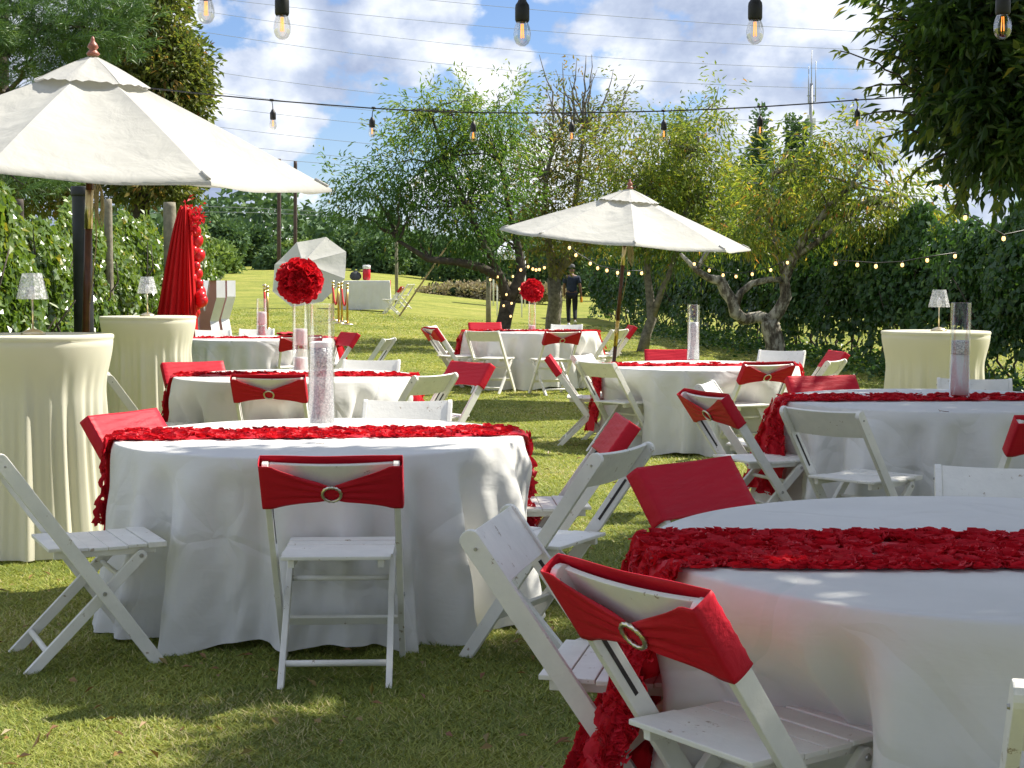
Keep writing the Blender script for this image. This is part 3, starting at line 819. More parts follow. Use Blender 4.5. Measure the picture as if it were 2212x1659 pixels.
# ---- distant trees
def far_tree(name, label, px, top, halfw, Y, m='far_leaf', kind='round', group='distant trees at the end of the lawn', base_py=612):
    b = at(px, base_py, Y); b.z = gz(b.x, b.y) - 0.2
    s = Y/F0
    H = (at(px, top, Y).z - b.z)*1.07
    hw = halfw*s
    t = thing(name, b, 0, label, 'tree', group)
    blobs = []
    if kind == 'round':
        for i in range(9):
            a = random.random()*2*PI; rr = random.random()**.5
            zz = H*(0.30 + 0.5*random.random())
            blobs.append(((b.x + hw*0.6*rr*math.cos(a), b.y + hw*0.6*rr*math.sin(a), b.z + zz), (hw*.5, hw*.5, H*0.20), 1.0))
        blobs.append(((b.x, b.y, b.z + H*.78), (hw*.42, hw*.42, H*.20), 1.2))
        blobs.append(((b.x, b.y, b.z + H*.3), (hw*.9, hw*.8, H*.26), 2.2))
    else:
        for i in range(8):
            f = i/7
            blobs.append(((b.x + random.gauss(0, hw*.1), b.y, b.z + H*(0.2 + .72*f)), (hw*(1 - .8*f), hw*(1 - .8*f), H*.10), 1.2 - .7*f))
    lsz = 1.9*s*6
    arr, P = crown(blobs, 260, 11, lsz, lsz*.75, hw*.16 + .25, droop=0.1, tmean=.45, tspread=.22, shell=.45)
    c = leaf_object('crown', [arr], M[m], t); c.location = -b
    mb = MB(); mb.tube([(0, 0, 0), (0, 0, H*.5), (0, 0, H*.85)], [hw*.07 + .1, hw*.06 + .05, .05], 7)
    mb.build('trunk', M['bark_dark'], t)

far_specs = [
    (470, 478, 62, 105, 'far_leaf', 'round', 'tall rounded distant tree right of the red drape'),
    (540, 498, 48, 110, 'far_leaf', 'round', 'rounded distant tree left of the two utility poles'),
    (475, 535, 52, 90, 'far_leaf_light', 'round', 'lighter green low distant tree behind the balloons'),
    (590, 545, 40, 100, 'far_leaf', 'round', 'low distant tree at the foot of the utility poles'),
    (640, 530, 42, 108, 'far_leaf_light', 'round', 'yellow green distant tree behind the toppled parasol'),
    (700, 532, 50, 112, 'far_leaf', 'round', 'distant tree above the toppled parasol'),
    (765, 508, 50, 110, 'far_leaf', 'round', 'distant tree behind the drinks table'),
    (830, 520, 56, 104, 'far_leaf', 'round', 'distant tree left of the lone grey post'),
    (900, 515, 56, 108, 'far_leaf', 'round', 'distant tree right of the lone grey post'),
    (970, 520, 60, 100, 'far_leaf', 'round', 'distant tree behind the leaning plank'),
    (1050, 520, 66, 102, 'far_leaf', 'round', 'distant tree behind the straw coloured hedge'),
    (1140, 510, 66, 100, 'far_leaf', 'round', 'distant tree behind the forked lit trunk'),
    (1230, 500, 70, 98, 'far_leaf', 'round', 'distant tree behind the walking man'),
    (1330, 470, 80, 96, 'far_leaf', 'round', 'distant tree hidden mostly by the slender tree'),
    (1640, 262, 42, 80, 'far_leaf', 'conic', 'tall dark conifer crest seen left of the antenna mast'),
    (1610, 330, 60, 84, 'far_leaf', 'round', 'dark distant tree left of the antenna mast'),
    (1690, 340, 62, 82, 'far_leaf', 'round', 'dark distant tree in front of the antenna mast'),
    (1745, 330, 60, 84, 'far_leaf', 'round', 'dark distant tree below the antenna mast'),
    (1706, 285, 16, 84, 'far_leaf', 'conic', 'thin pointed distant conifer left of the mast foot'),
    (1728, 290, 14, 84, 'far_leaf', 'conic', 'small pointed distant conifer nearest the mast foot'),
    (1465, 245, 60, 84, 'far_leaf', 'round', 'dark distant tree peeking over the slender tree'),
    (1820, 420, 60, 78, 'far_leaf', 'round', 'low distant tree behind the gnarled tree'),
    (1560, 420, 70, 78, 'far_leaf', 'round', 'distant tree between slender and gnarled trees'),
    (430, 560, 50, 80, 'far_leaf_light', 'round', 'light green distant shrub behind the balloon column'),
]
for px, top, hw, Y, m, kd, lab in far_specs:
    far_tree('distant_conifer' if kd == 'conic' else 'distant_tree', lab, px, top, hw, Y, m, kd)
# a deep wood behind all of them
def wood():
    n = 17000
    X = rng.uniform(-60, 60, n); Y = rng.uniform(116, 128, n)
    hh = 4.2 + 1.4*np.sin(X*.22) + .9*np.sin(X*.6 + 1) + .5*np.sin(X*1.7)
    Zt = rng.random(n)**.8*hh
    C = np.stack([X, Y, ground_z(X, Y) + Zt], 1)
    arr = leaf_arrays(C, rng.normal(0, 1, (n, 3)), np.full(n, .75), np.full(n, .6), tint=rng.normal(.35, .2, n))
    o = leaf_object('far_woodland', [arr], M['far_leaf'])
    tag(o, 'dark continuous woodland closing off the far end of the lawn', 'woodland', kind='stuff')
wood()

# ---- straw coloured clipped hedge far away
def straw_hedge():
    b = at(1030, 625, 72); b.z = gz(b.x, b.y)
    t = thing('straw_hedge', b, 0, 'long low rounded straw coloured hedge beyond the lawn', 'hedge')
    s = 72/F0
    blobs = [((b.x + (px - 1030)*s, b.y, b.z + 12*s), (40*s, 1.0, h*s), 1) for px, h in ((945, 13), (980, 16), (1015, 17), (1050, 17), (1085, 17), (1120, 16), (1150, 13), (1180, 12))]
    arr, P = crown(blobs, 800, 12, .16, .12, .22, droop=0, tmean=.55, tspread=.2, shell=.75)
    c = leaf_object('foliage', [arr], M['straw_leaf'], t); c.location = -b
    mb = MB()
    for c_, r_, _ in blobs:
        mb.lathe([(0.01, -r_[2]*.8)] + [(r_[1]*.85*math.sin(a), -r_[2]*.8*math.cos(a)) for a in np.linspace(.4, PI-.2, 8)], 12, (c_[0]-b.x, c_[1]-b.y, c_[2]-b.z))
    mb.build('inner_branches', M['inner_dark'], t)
straw_hedge()

# ---- vine covered fences left and right
def vine_wall(name, label, pts, hgt, thick, n, m, lsz, hole=None, bump_seed=0, tmean=.45, side=1.0):
    """pts: polyline of (x,y); leaves fill a slab along it"""
    P = np.array(pts, float)
    seg = np.linalg.norm(np.diff(P, axis=0), axis=1); cum = np.concatenate([[0], np.cumsum(seg)])
    L = cum[-1]
    b = (P[0][0], P[0][1], gz(P[0][0], P[0][1]))
    t = thing(name, b, 0, label, 'hedge')
    s = rng.random(n)*L
    # favour the near part: density falls with distance from the camera
    x = np.interp(s, cum, P[:, 0]); y = np.interp(s, cum, P[:, 1])
    keep = rng.random(n) < np.clip((14.0/np.maximum(y, 6))**1.1, .15, 1)*(1 - .6*(np.sin(s*1.15 + bump_seed)*np.sin(s*.37 + 2) > .45))
    s = s[keep]; x = x[keep]; y = y[keep]; n = len(s)
    k = np.clip(np.searchsorted(cum, s) - 1, 0, len(seg)-1)
    tx = (P[k+1, 0] - P[k, 0])/seg[k]; ty = (P[k+1, 1] - P[k, 1])/seg[k]
    nxv, nyv = -ty*side, tx*side
    h = np.interp(s, cum, hgt) if hasattr(hgt, '__len__') else np.full(n, hgt)
    h = h*(1 + .07*np.sin(s*1.3 + bump_seed) + .05*np.sin(s*3.1 + bump_seed*2)) 
    zz = h*(rng.random(n)**.85)
    lump = .55 + .45*np.sin(s*1.9 + 2.0*np.sin(zz*1.7 + bump_seed))*np.sin(zz*2.6 + s*.8)
    dep = thick*(.35 + .65*lump)*(1 - .35*np.abs(rng.normal(0, 1, n))) * np.sqrt(np.clip(1.05 - (zz/h)**3, .1, 1))
    C = np.stack([x + nxv*dep, y + nyv*dep, ground_z(x, y) + zz], 1)
    if hole is not None:
        kp = ~hole(s, zz, rng.random(n))
        C = C[kp]; nxv = nxv[kp]; nyv = nyv[kp]; lump = lump[kp]; n = len(C); zz = zz[kp]; h = h[kp]
    nr = unit(np.stack([nxv, nyv, np.full(n, .55)], 1) + rng.normal(0, .45, (n, 3)))
    D = unit(np.cross(nr, rng.normal(0, 1, (n, 3))) + np.array([0, 0, -.45]))
    ls = lsz*(.6 + .7*rng.random(n))*(1 + .012*C[:, 1])
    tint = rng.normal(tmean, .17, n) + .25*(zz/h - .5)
    arr = leaf_arrays(C, D, ls, ls*.85, fold=.12, tint=tint, nrm=nr)
    o = leaf_object('vine_leaves', [arr], m, t); o.location = -Vector(b); 
    mb = MB()
    for i in range(len(P)-1):
        a = Vector((*P[i], 0)); c = Vector((*P[i+1], 0))
        ds = int((c - a).length/0.5)
        for j in range(ds):
            q = a.lerp(c, j/ds)
            for _ in range(2):
                q2 = q + Vector((random.gauss(0, .4), random.gauss(0, .4), random.uniform(1.0, 2.0)))
                g = gz(q.x, q.y)
                mb.tube(wiggle_path((q.x, q.y, g), (q2.x, q2.y, g + q2.z), 5, .2), [.02, .018, .016, .014, .01, .006], 5)
    st = mb.build('vine_stems', M['bark_dark'], t); st.location = -Vector(b); tag(st, kind='stuff')
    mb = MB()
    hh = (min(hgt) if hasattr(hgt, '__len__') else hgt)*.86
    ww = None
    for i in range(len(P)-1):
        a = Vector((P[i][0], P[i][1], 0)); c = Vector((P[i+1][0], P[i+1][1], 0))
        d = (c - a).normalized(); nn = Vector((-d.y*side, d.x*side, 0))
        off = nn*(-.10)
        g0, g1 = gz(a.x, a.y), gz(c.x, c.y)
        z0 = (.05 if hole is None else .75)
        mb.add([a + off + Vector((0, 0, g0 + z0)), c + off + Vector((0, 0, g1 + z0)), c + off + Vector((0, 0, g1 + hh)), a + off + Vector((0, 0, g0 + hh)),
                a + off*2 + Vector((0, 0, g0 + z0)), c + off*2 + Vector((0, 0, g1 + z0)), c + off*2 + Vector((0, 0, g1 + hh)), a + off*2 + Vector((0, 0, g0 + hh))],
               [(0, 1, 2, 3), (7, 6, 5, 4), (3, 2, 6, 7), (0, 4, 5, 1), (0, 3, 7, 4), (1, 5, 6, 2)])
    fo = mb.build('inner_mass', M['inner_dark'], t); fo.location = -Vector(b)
    return t
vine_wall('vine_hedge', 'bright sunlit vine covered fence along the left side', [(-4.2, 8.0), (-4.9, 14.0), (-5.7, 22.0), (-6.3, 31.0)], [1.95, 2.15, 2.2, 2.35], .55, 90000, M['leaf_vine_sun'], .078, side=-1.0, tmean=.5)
def rhole(s, z, r):
    a = np.sin(s*1.1)*np.sin(s*.43 + 1)
    return (z < .50 + .35*a) & (r < .93 - .35*(a > .4))
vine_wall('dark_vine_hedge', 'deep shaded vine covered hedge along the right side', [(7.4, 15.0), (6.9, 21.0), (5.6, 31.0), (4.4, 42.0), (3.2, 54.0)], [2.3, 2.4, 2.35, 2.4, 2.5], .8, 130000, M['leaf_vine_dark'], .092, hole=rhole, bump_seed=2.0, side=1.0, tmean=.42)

# low weeds below the right hedge
def ground_vines():
    n = 5000
    Y = rng.uniform(16, 42, n); X = np.interp(Y, [15, 21, 31, 42, 54], [7.4, 6.9, 5.6, 4.4, 3.2]) + rng.normal(-.6, .5, n)
    C = np.stack([X, Y, ground_z(X, Y) + .02 + .25*rng.random(n)**2], 1)
    nr = rng.normal(0, .4, (n, 3)) + np.array([0, 0, 1.0])
    arr = leaf_arrays(C, rng.normal(0, 1, (n, 3))*np.array([1, 1, .3]), .07 + .06*rng.random(n), .06 + .04*rng.random(n), tint=rng.normal(.6, .2, n), nrm=nr)
    o = leaf_object('ground_ivy', [arr], M['leaf_vine_dark']); tag(o, 'scattered low creeping leaves at the foot of the right hedge', 'ground cover', kind='stuff')
ground_vines()
def fallen():
    n = 900
    Y = 2.8*(40/2.8)**rng.random(n); X = (rng.random(n)*2 - 1)*.36*Y
    C = np.stack([X, Y, ground_z(X, Y) + .025], 1)
    nr = rng.normal(0, .45, (n, 3)) + np.array([0, 0, 1.0])
    arr = leaf_arrays(C, rng.normal(0, 1, (n, 3))*np.array([1, 1, .25]), .03 + .03*rng.random(n), .012 + .012*rng.random(n), tint=rng.uniform(.55, 1, n), nrm=nr)
    o = leaf_object('fallen_leaves', [arr], M['leaf_fallen']); tag(o, 'small dry fallen leaves scattered over the lawn', 'fallen leaves', kind='stuff')
M['leaf_fallen'] = leafmat('leaf_fallen', [(0.5, (0.10, 0.09, 0.02)), (0.8, (0.16, 0.10, 0.035)), (1.0, (0.13, 0.06, 0.03))], 0.1)
fallen()

# ---- posts behind the left hedge
def post(name, label, px, top, halfw, Y, m, cat='post', group=None, lean=0.0, cut=0.0):
    tp = at(px, top, Y); g = gz(tp.x, tp.y)
    r = halfw*Y/F0
    mb = MB()
    H = tp.z - g
    mb.tube([(-lean*H, 0, -.2), (-lean*H*.5, 0, H*.5), (0, 0, H*.97), (0, 0, H)], [r*1.05, r, r*.97, r*.9], 14)
    if cut:
        mb.lathe([(r*1.06, H - .10), (r*1.10, H - .08), (r*1.10, H - .01), (r*1.04, H)], 14)
    o = mb.build(name, m); o.location = (tp.x, tp.y, g)
    return tag(o, label, cat, group)
post('drain_pipe', 'thick upright black pipe standing behind the left parasol pole', 176, 403, 21, 16, M['pipe_black'], 'pipe', cut=1)
post('wooden_post', 'slim weathered wooden post just right of the parasol pole', 233, 430, 9, 20, M['postwood'], group='weathered posts behind the vine fence')
post('wooden_post', 'stout weathered wooden post next to the red drape', 366, 437, 14, 23, M['postwood'], group='weathered posts behind the vine fence')
post('wooden_post', 'dark wooden post at the left edge above the vines', 42, 430, 9, 20, M['bark_dark'], group='weathered posts behind the vine fence')
post('wooden_post', 'dark wooden post left of the black pipe', 158, 470, 8, 22, M['bark_dark'], group='weathered posts behind the vine fence')
post('utility_pole', 'taller left pole of the pair of dark utility poles', 603, 343, 4.3, 70, M['polewood'], 'utility pole', 'pair of utility poles', lean=.012)
post('utility_pole', 'right pole of the pair of dark utility poles', 638, 348, 4.0, 76, M['polewood'], 'utility pole', 'pair of utility poles', lean=.010)
post('lone_post', 'lone slender grey post beyond the drinks table', 856, 480, 3.5, 55, M['postwood'])
post('wooden_post', 'short thick wooden post left of the forked trunk', 1055, 598, 5.5, 42, M['postwood'], group='posts on the lawn')
for px, lab in ((1074, 'thin white post by the forked trunk'), (1127, 'thin white post under the paper flower ball')):
    post('white_post', lab, px, 606, 1.6, 52, M['plastic_white'], group='thin white posts on the lawn')
# leaning plank
a = at(862, 640, 44); bq = at(968, 528, 44); a.z = gz(a.x, a.y)
mb = MB(); d = (bq - a); L = d.length
mb.box((0, 0, L/2), (.09, .045, L))
o = mb.build('leaning_plank', M['plank'], bevel=.004); o.location = a
o.rotation_euler = d.to_track_quat('Z', 'Y').to_euler(); tag(o, 'long brown plank leaning up into the peach tree', 'plank')

# ---- antenna mast
def mast():
    b = at(1748, 560, 150); b.z = 0
    s = 150/F0
    zt = lambda py: at(1748, py, 150).z
    t = thing('antenna_mast', b, 0, 'slender grey antenna mast with three whip aerials', 'mast')
    mb = MB(); mb.tube([(0, 0, 0), (0, 0, zt(300)), (0, 0, zt(180))], [.32, .22, .16], 10); mb.build('pole', M['metal_grey'], t)
    for dx, top, bot in ((-6, 143, 225), (0, 108, 205), (9, 132, 220)):
        mb = MB(); mb.tube([(dx*s, 0, zt(bot)), (dx*s, 0, zt(top))], [.055, .035], 6); mb.build('whip_aerial', M['metal_grey'], t)
    mb = MB(); mb.box((0, 0, zt(207)), (18*s, .1, .1)); mb.box((0, 0, zt(220)), (14*s, .1, .1)); mb.build('cross_arm', M['metal_grey'], t)
    for dx in (-6, 6):
        mb = MB(); mb.box((dx*s, -.2, zt(268)), (.28, .2, 38*s if dx < 0 else 24*s)); mb.build('panel_antenna', M['plastic_white'], t, bevel=.02)
mast()

# ---- power lines
wires = [([(380, -60), (980, 0), (1477, 52), (1920, 69)], 'highest faint power line, leaving the top edge left of centre'),
         ([(380, -12), (734, 23), (1477, 92), (1920, 108)], 'second power line from the top'),
         ([(380, 15), (743, 67), (1477, 136), (1900, 150)], 'third power line from the top'),
         ([(390, 62), (743, 111), (1477, 181), (1850, 191)], 'fourth power line from the top'),
         ([(440, 152), (743, 193), (1477, 254), (1900, 264)], 'power line just above the far string of bulbs at left'),
         ([(450, 198), (743, 232), (1477, 287), (1900, 296)], 'power line crossing the far bulb string'),
         ([(450, 230), (743, 260), (1477, 318), (1900, 326)], 'power line just under the far bulb string'),
         ([(480, 275), (743, 306), (1477, 352), (1900, 356)], 'power line above the tips of the utility poles'),
         ([(560, 318), (743, 342), (1477, 378), (1900, 380)], 'power line touching the parasol tip height'),
         ([(603, 343), (743, 359), (1477, 392), (1900, 396)], 'power line leaving the tops of the utility poles'),
         ([(435, 448), (600, 446), (743, 466), (1400, 560)], 'low power line crossing behind both utility poles'),
         ([(435, 460), (640, 455), (743, 476), (1400, 590)], 'lowest power line behind the toppled parasol')]
for i, (pts, lab) in enumerate(wires):
    px = np.array([p[0] for p in pts], float); py = np.array([p[1] for p in pts], float)
    c = np.polyfit(px, py, 2)
    q = [at(x, np.polyval(c, x), 74 + 4*(i % 3)) for x in np.linspace(-250, 2450, 28)]
    mb = MB(); mb.tube([p - q[0] for p in q], .011, 5)
    o = mb.build('power_line', M['wire']); o.location = q[0]
    tag(o, lab, 'power line', 'power lines across the sky')

# ================================================================== FURNITURE
# ---- folding chair.  local axes: sitter faces +Y, origin on the ground
RF, RT = Vector((0, .27, 0)), Vector((0, -.29, .80))      # rail foot and top
RA = (RT - RF).normalized(); RL = (RT - RF).length
RN = Vector((0, -RA.z, RA.y)).normalized()               # towards the rear
if RN.y > 0: RN = -RN
def rail_frame():
    return Matrix((Vector((1, 0, 0)), RN, RA)).transposed()     # columns x, rear, along
RM = rail_frame()

def bar_profile(mb, x, thick, a, b, w0, w1, round_top=True):
    """flat bar in the yz plane from a to b, width w, thickness thick at x; rounded far end"""
    a = Vector(a); b = Vector(b)
    d = (b - a).normalized(); n = Vector((0, -d.z, d.y))
    L = (b - a).length
    prof = [(-w0/2, 0), (w0/2, 0), (w1/2, L - w1/2)]
    if round_top:
        for k in range(1, 7):
            an = PI*k/7
            prof.append((w1/2*math.cos(an), L - w1/2 + w1/2*math.sin(an)))
    prof.append((-w1/2, L - w1/2)) if round_top else prof.extend([(w1/2, L), (-w1/2, L)])
    m = len(prof)
    vs = []
    for sx in (-thick/2, thick/2):
        for (u, v) in prof:
            p = a + n*u + d*v
            vs.append((x + sx, p.y, p.z))
    fs = [tuple(range(m))[::-1], tuple(range(m, 2*m))]
    for k in range(m):
        k2 = (k+1) % m
        fs.append((k, k2, m + k2, m + k))
    mb.add(vs, fs)

def level_cut(me):
    return me

CH = {}
def chair_meshes():
    x = .222
    for s, nm in ((-1, 'l'), (1, 'r')):
        mb = MB(); bar_profile(mb, s*x, .022, RF + Vector((0, .01, -.012)), RT, .048, .052); CH['rail'+nm] = mb.mesh('back_rail', .003)
        mb = MB(); bar_profile(mb, s*.188, .022, (0, -.195, -.012), (0, .235, .415), .038, .042); CH['leg'+nm] = mb.mesh('leg', .003)
        # dark sliding slot on the inner face of the rail
        mb = MB(); p0 = RF + RA*.60; p1 = RF + RA*.80
        c = (p0 + p1)/2; mb.box((s*(x - .0112), c.y, c.z), (.003, .010, .20), RM); CH['slot'+nm] = mb.mesh('slot')
        mb = MB()
        cp = RF + RA*.335
        for qi, (q, ox, rr) in enumerate(((cp, x + .0115, .0085), (Vector((0, .22, .40)), .1995, .0085), (RF + RA*.925, x + .0115, .005))):
            mb = MB(); mb.tube([(s*ox, q.y, q.z), (s*(ox + .004), q.y, q.z)], [rr, rr*.8], 10, smooth=False)
            CH['bolt%d' % qi + nm] = mb.mesh('bolt')
        mb = MB(); mb.box((s*.158, .095, .418), (.022, .37, .030)); CH['srail'+nm] = mb.mesh('seat_rail', .003)
    # backrest, gently curved board
    P = []
    nU, hh = 12, .077
    mb = MB()
    top = []; ring = []
    for i in range(nU + 1):
        u = -1 + 2*i/nU
        xx = u*.2105
        cur = .012*(1 - u*u)
        row = []
        for (av, nv) in ((-hh, -.006), (hh, -.006), (hh, .006), (-hh, .006)):
            p = RF + RA*(RL - .088 + av) + RN*(nv + cur - .013)
            row.append((xx, p.y, p.z))
        P.append(row + [row[0]])
    mb.grid(P, smooth=False)
    mb.add([P[0][k] for k in range(4)], [(0, 1, 2, 3)]); mb.add([P[-1][k] for k in range(4)], [(3, 2, 1, 0)])
    CH['back'] = mb.mesh('backrest', .0025, weld=True)
    # slats
    for k in range(6):
        mb = MB()
        y = -.078 + k*.0715
        z = .4405 - (.006 if k in (2, 3) else .003 if k in (1, 4) else 0)
        wdt = .398 - (.012 if k == 0 else 0)
        if k == 5: mb.box((0, y + .001, z - .004), (wdt, .068, .022))
        else: mb.box((0, y, z), (wdt, .0695, .013))
        CH['slat%d' % k] = mb.mesh('slat', .003)
    mb = MB(); q = RF + RA*.20; mb.box((0, q.y, q.z), (.42, .014, .038), RM); CH['stretch_flat'] = mb.mesh('stretcher', .003)
    def leg_pt(f): return Vector((0, -.195, 0)).lerp(Vector((0, .235, .415)), f)
    q = leg_pt(.17); mb = MB(); mb.tube([(-.178, q.y, q.z), (.178, q.y, q.z)], .0115, 10); CH['stretch_low'] = mb.mesh('stretcher')
    q = leg_pt(.80); mb = MB(); mb.tube([(-.178, q.y, q.z - .01), (.178, q.y, q.z - .01)], .010, 10); CH['stretch_top'] = mb.mesh('stretcher')
    # sash: loop round the back, pinched behind
    nT = 17
    P = []
    xh = .2400
    def pt(xx, av, nv):
        p = RF + RA*(RL - .088 + av) + RN*nv
        return (xx, p.y, p.z)
    hS = .097
    for i in range(16):                        # front side
        u = -1 + 2*i/15
        P.append([pt(u*xh, -hS + 2*hS*j/(nT-1), -.0285 + .004*(1-u*u) + .0015*math.sin(j*2.1 + u*5)) for j in range(nT)])
    for i in range(1, 6):                      # right end
        a_ = PI*i/6
        P.append([pt(xh + .005*math.sin(a_), -hS + 2*hS*j/(nT-1), -.0305*math.cos(a_)) for j in range(nT)])
    NB = 34
    for i in range(NB + 1):                    # rear side, pinched towards the ring
        u = 1 - 2*i/NB
        k = 1 - abs(u)
        k = max(0.0, (k - .16)/.84)
        w = hS*(1 - .70*k**.80)
        w = max(w, .023)
        row = []
        for j in range(nT):
            v = -1 + 2*j/(nT-1)
            pl = (.0042*math.sin(v*11 + 2.3*u) + .0024*math.sin(v*23 - 4*u))*(k**.5)*min(1, 5*abs(u))
            row.append(pt(u*xh, v*w - .020*k, .031 + .006*k + pl))
        P.append(row)
    for i in range(1, 6):
        a_ = PI*i/6
        P.append([pt(-xh - .005*math.sin(a_), -hS + 2*hS*j/(nT-1), .0305*math.cos(a_)) for j in range(nT)])
    mb = MB(); mb.grid(P, closed_u=True)
    # thin hem thickness
    CH['sash'] = mb.mesh('sash')
    # twisted ring
    mb = MB()
    nR = 72; P = []
    c = RF + RA*(RL - .108) + RN*.042
    for i in range(nR):
        th = 2*PI*i/nR
        rr = .0315
        row = []
        for k in range(9):
            ph = 2*PI*k/8
            r2 = .0052*(1 + .22*math.sin(3*ph + 14*th*1.0))
            off = Vector((math.cos(th), 0, 0))*(rr + r2*math.cos(ph)) + RA*math.sin(th)*(rr + r2*math.cos(ph)) + RN*(r2*math.sin(ph))
            row.append(c + off)
        P.append(row)
    mb.grid(P, closed_u=True)
    CH['ring'] = mb.mesh('ring')
chair_meshes()
def make_chair(sash):
    t = thing('folding_chair', (0, 0, 0))
    wp = M['white_paint']
    for nm in 'lr':
        link('back_rail', CH['rail'+nm], wp, t); link('leg', CH['leg'+nm], wp, t)
        link('seat_rail', CH['srail'+nm], wp, t)
        link('slot', CH['slot'+nm], M['slot'], t); [link('bolt', CH['bolt%d' % qi + nm], M['bolt'], t) for qi in range(2 if sash else 3)]
    link('backrest', CH['back'], wp, t)
    for k in range(6): link('slat', CH['slat%d' % k], wp, t)
    for k in ('flat', 'low', 'top'): link('stretcher', CH['stretch_'+k], wp, t)
    if sash:
        s = link('sash', CH['sash'], M['red_sash'], t)
        md = s.modifiers.new('thickness', 'SOLIDIFY'); md.thickness = .0025; md.offset = 1
        link('ring', CH['ring'], M['silver'], s)
    return t
protos = {}
def chair(x, y, fx, fy, sash, label, group, name='folding_chair', tilt=0):
    key = sash
    rz = math.atan2(-fx, fy)
    if key not in protos:
        protos[key] = make_chair(sash); c = protos[key]
    else:
        c = copy_tree(protos[key])
    c.location = (x, y, gz(x, y)); c.rotation_euler = (tilt, 0, rz)
    tag(c, label, 'chair', group)
    return c

GT1 = 'chairs round the front left table'
GE = 'chairs round the nearest right table'
GD = 'chairs round the middle right table'
GB = 'chairs round the table before the right parasol'
GA = 'chairs round the table with the far flower ball'
GC = 'chairs round the second left table'
GF = 'chairs round the far left table'
CHAIRS = [
 (-.625, 5.47, -.04, 1, 1, 'white folding chair with red sash and ring, back to us at the front left table', GT1),
 (-1.655, 5.72, .90, .44, 0, 'plain white folding chair at the left edge, side on, pushed into the white cloth', GT1),
 (-1.52, 6.86, .90, -.42, 1, 'chair with bright red covered back between the near cocktail table and front left table', GT1),
 (-.56, 7.78, -.05, -1, 0, 'plain white chair back showing over the far rim of the front left table', GT1),
 (.17, 5.79, -.87, .49, 0, 'plain white chair with shaded grey back right of the front left table', GT1),
 (.22, 6.80, -.99, -.06, 1, 'red sashed chair seen edge on behind the shaded grey chair', GT1),
 (.215, 3.88, .977, -.21, 0, 'plain white folding chair nearest the centre foreground, slatted seat low', GE),
 (.46, 3.24, .815, .58, 1, 'nearest red sashed chair with a twisted silver ring at lower right', GE),
 (1.04, 2.52, .2, .98, 0, 'white chair cut off by the lower right corner', GE),
 (.76, 4.82, .70, -.71, 1, 'chair with crimson covered back at the far left rim of the nearest table', GE),
 (1.58, 4.78, -.2, -.98, 0, 'plain white chair back behind the far rim of the nearest table', GE),
 (1.31, 8.50, .92, .39, 1, 'red sashed chair with silver ring left of the middle right table', GD),
 (1.45, 9.35, .95, -.3, 0, 'plain white chair directly behind the sashed chair left of the middle right table', GD),
 (1.70, 7.62, .73, .68, 0, 'plain white chair with grey shaded back before the middle right table', GD),
 (2.06, 9.55, .3, -.95, 1, 'chair with dark red covered back beyond the middle right table', GD),
 (2.93, 9.65, -.2, -.98, 0, 'white chair back just showing beyond the middle right table before the cocktail table', GD),
 (2.42, 7.06, -.12, 1, 1, 'red sashed chair cut by the right edge at the middle right table', GD),
 (.62, 14.1, 1, -.05, 1, 'red sashed chair seen side on, leftmost at the right parasol table', GB),
 (.92, 14.6, .9, -.4, 0, 'plain sunlit white chair behind the leftmost sashed one at the right parasol table', GB),
 (.93, 13.45, .75, .66, 0, 'plain white chair in front left of the right parasol table, its back grey', GB),
 (2.03, 13.05, -.38, .92, 1, 'red sashed chair with ring in front of the right parasol table', GB),
 (1.56, 15.0, 0, -1, 1, 'chair with red covered back beyond the right parasol table', GB),
 (2.55, 14.9, -.4, -.9, 0, 'white chair back beyond the right end of the right parasol table', GB),
 (2.60, 13.6, -.85, .5, 0, 'plain chair with cream shaded back at the right end of the right parasol table', GB),
 (2.80, 14.5, -1, -.12, 1, 'red sashed chair rightmost at the right parasol table, seen edge on', GB),
 (-.82, 20.3, .9, .4, 1, 'red sashed chair with ring, leftmost at the far flower ball table', GA),
 (-.85, 21.3, .97, -.2, 0, 'plain white chair behind the leftmost sashed one at the far flower ball table', GA),
 (-.27, 19.7, .38, .92, 0, 'plain white chair with cream back in front left of the far flower ball table', GA),
 (.53, 19.45, -.38, .92, 1, 'red sashed chair with ring in front right of the far flower ball table', GA),
 (1.17, 20.3, -.85, .5, 0, 'plain white chair right of the far flower ball table beside the parasol pole', GA),
 (1.38, 21.3, -1, -.1, 1, 'red sashed chair at the right end of the far flower ball table', GA),
 (-.34, 22.1, .2, -.98, 1, 'chair with red covered back beyond the far flower ball table', GA),
 (.76, 22.2, -.15, -.98, 0, 'bluish white chair back beyond the far flower ball table', GA),
 (-1.57, 10.22, .03, 1, 1, 'red sashed chair with ring, back to us at the second left table', GC),
 (-2.30, 11.5, .5, -.86, 1, 'chair with bright red covered back at the left rim of the second left table', GC),
 (-2.50, 10.6, .95, .3, 0, 'plain white chair half hidden between the two left cocktail tables', GC),
 (-.74, 10.37, -.83, .56, 0, 'plain chair with olive shaded back at the right of the second left table', GC),
 (-.52, 11.3, -.75, -.62, 1, 'chair with bright red covered back right of the second left table', GC),
 (-1.16, 12.15, -.1, -1, 0, 'white chair back beyond the far rim of the second left table', GC),
 (-2.50, 17.9, -.3, .95, 1, 'red sashed chair with ring before the far left table', GF),
 (-2.22, 18.6, -.85, -.5, 1, 'chair with red covered back at the right of the far left table', GF),
 (-1.65, 17.3, -.98, .2, 0, 'lone plain white chair seen edge on right of the far left table', GF),
 (-3.85, 19.9, .25, -.97, 0, 'white chair back beyond the left end of the far left table', GF),
 (-3.38, 20.2, .05, -1, 0, 'white chair back beyond the middle of the far left table', GF),
]
for c_ in CHAIRS:
    chair(*c_)

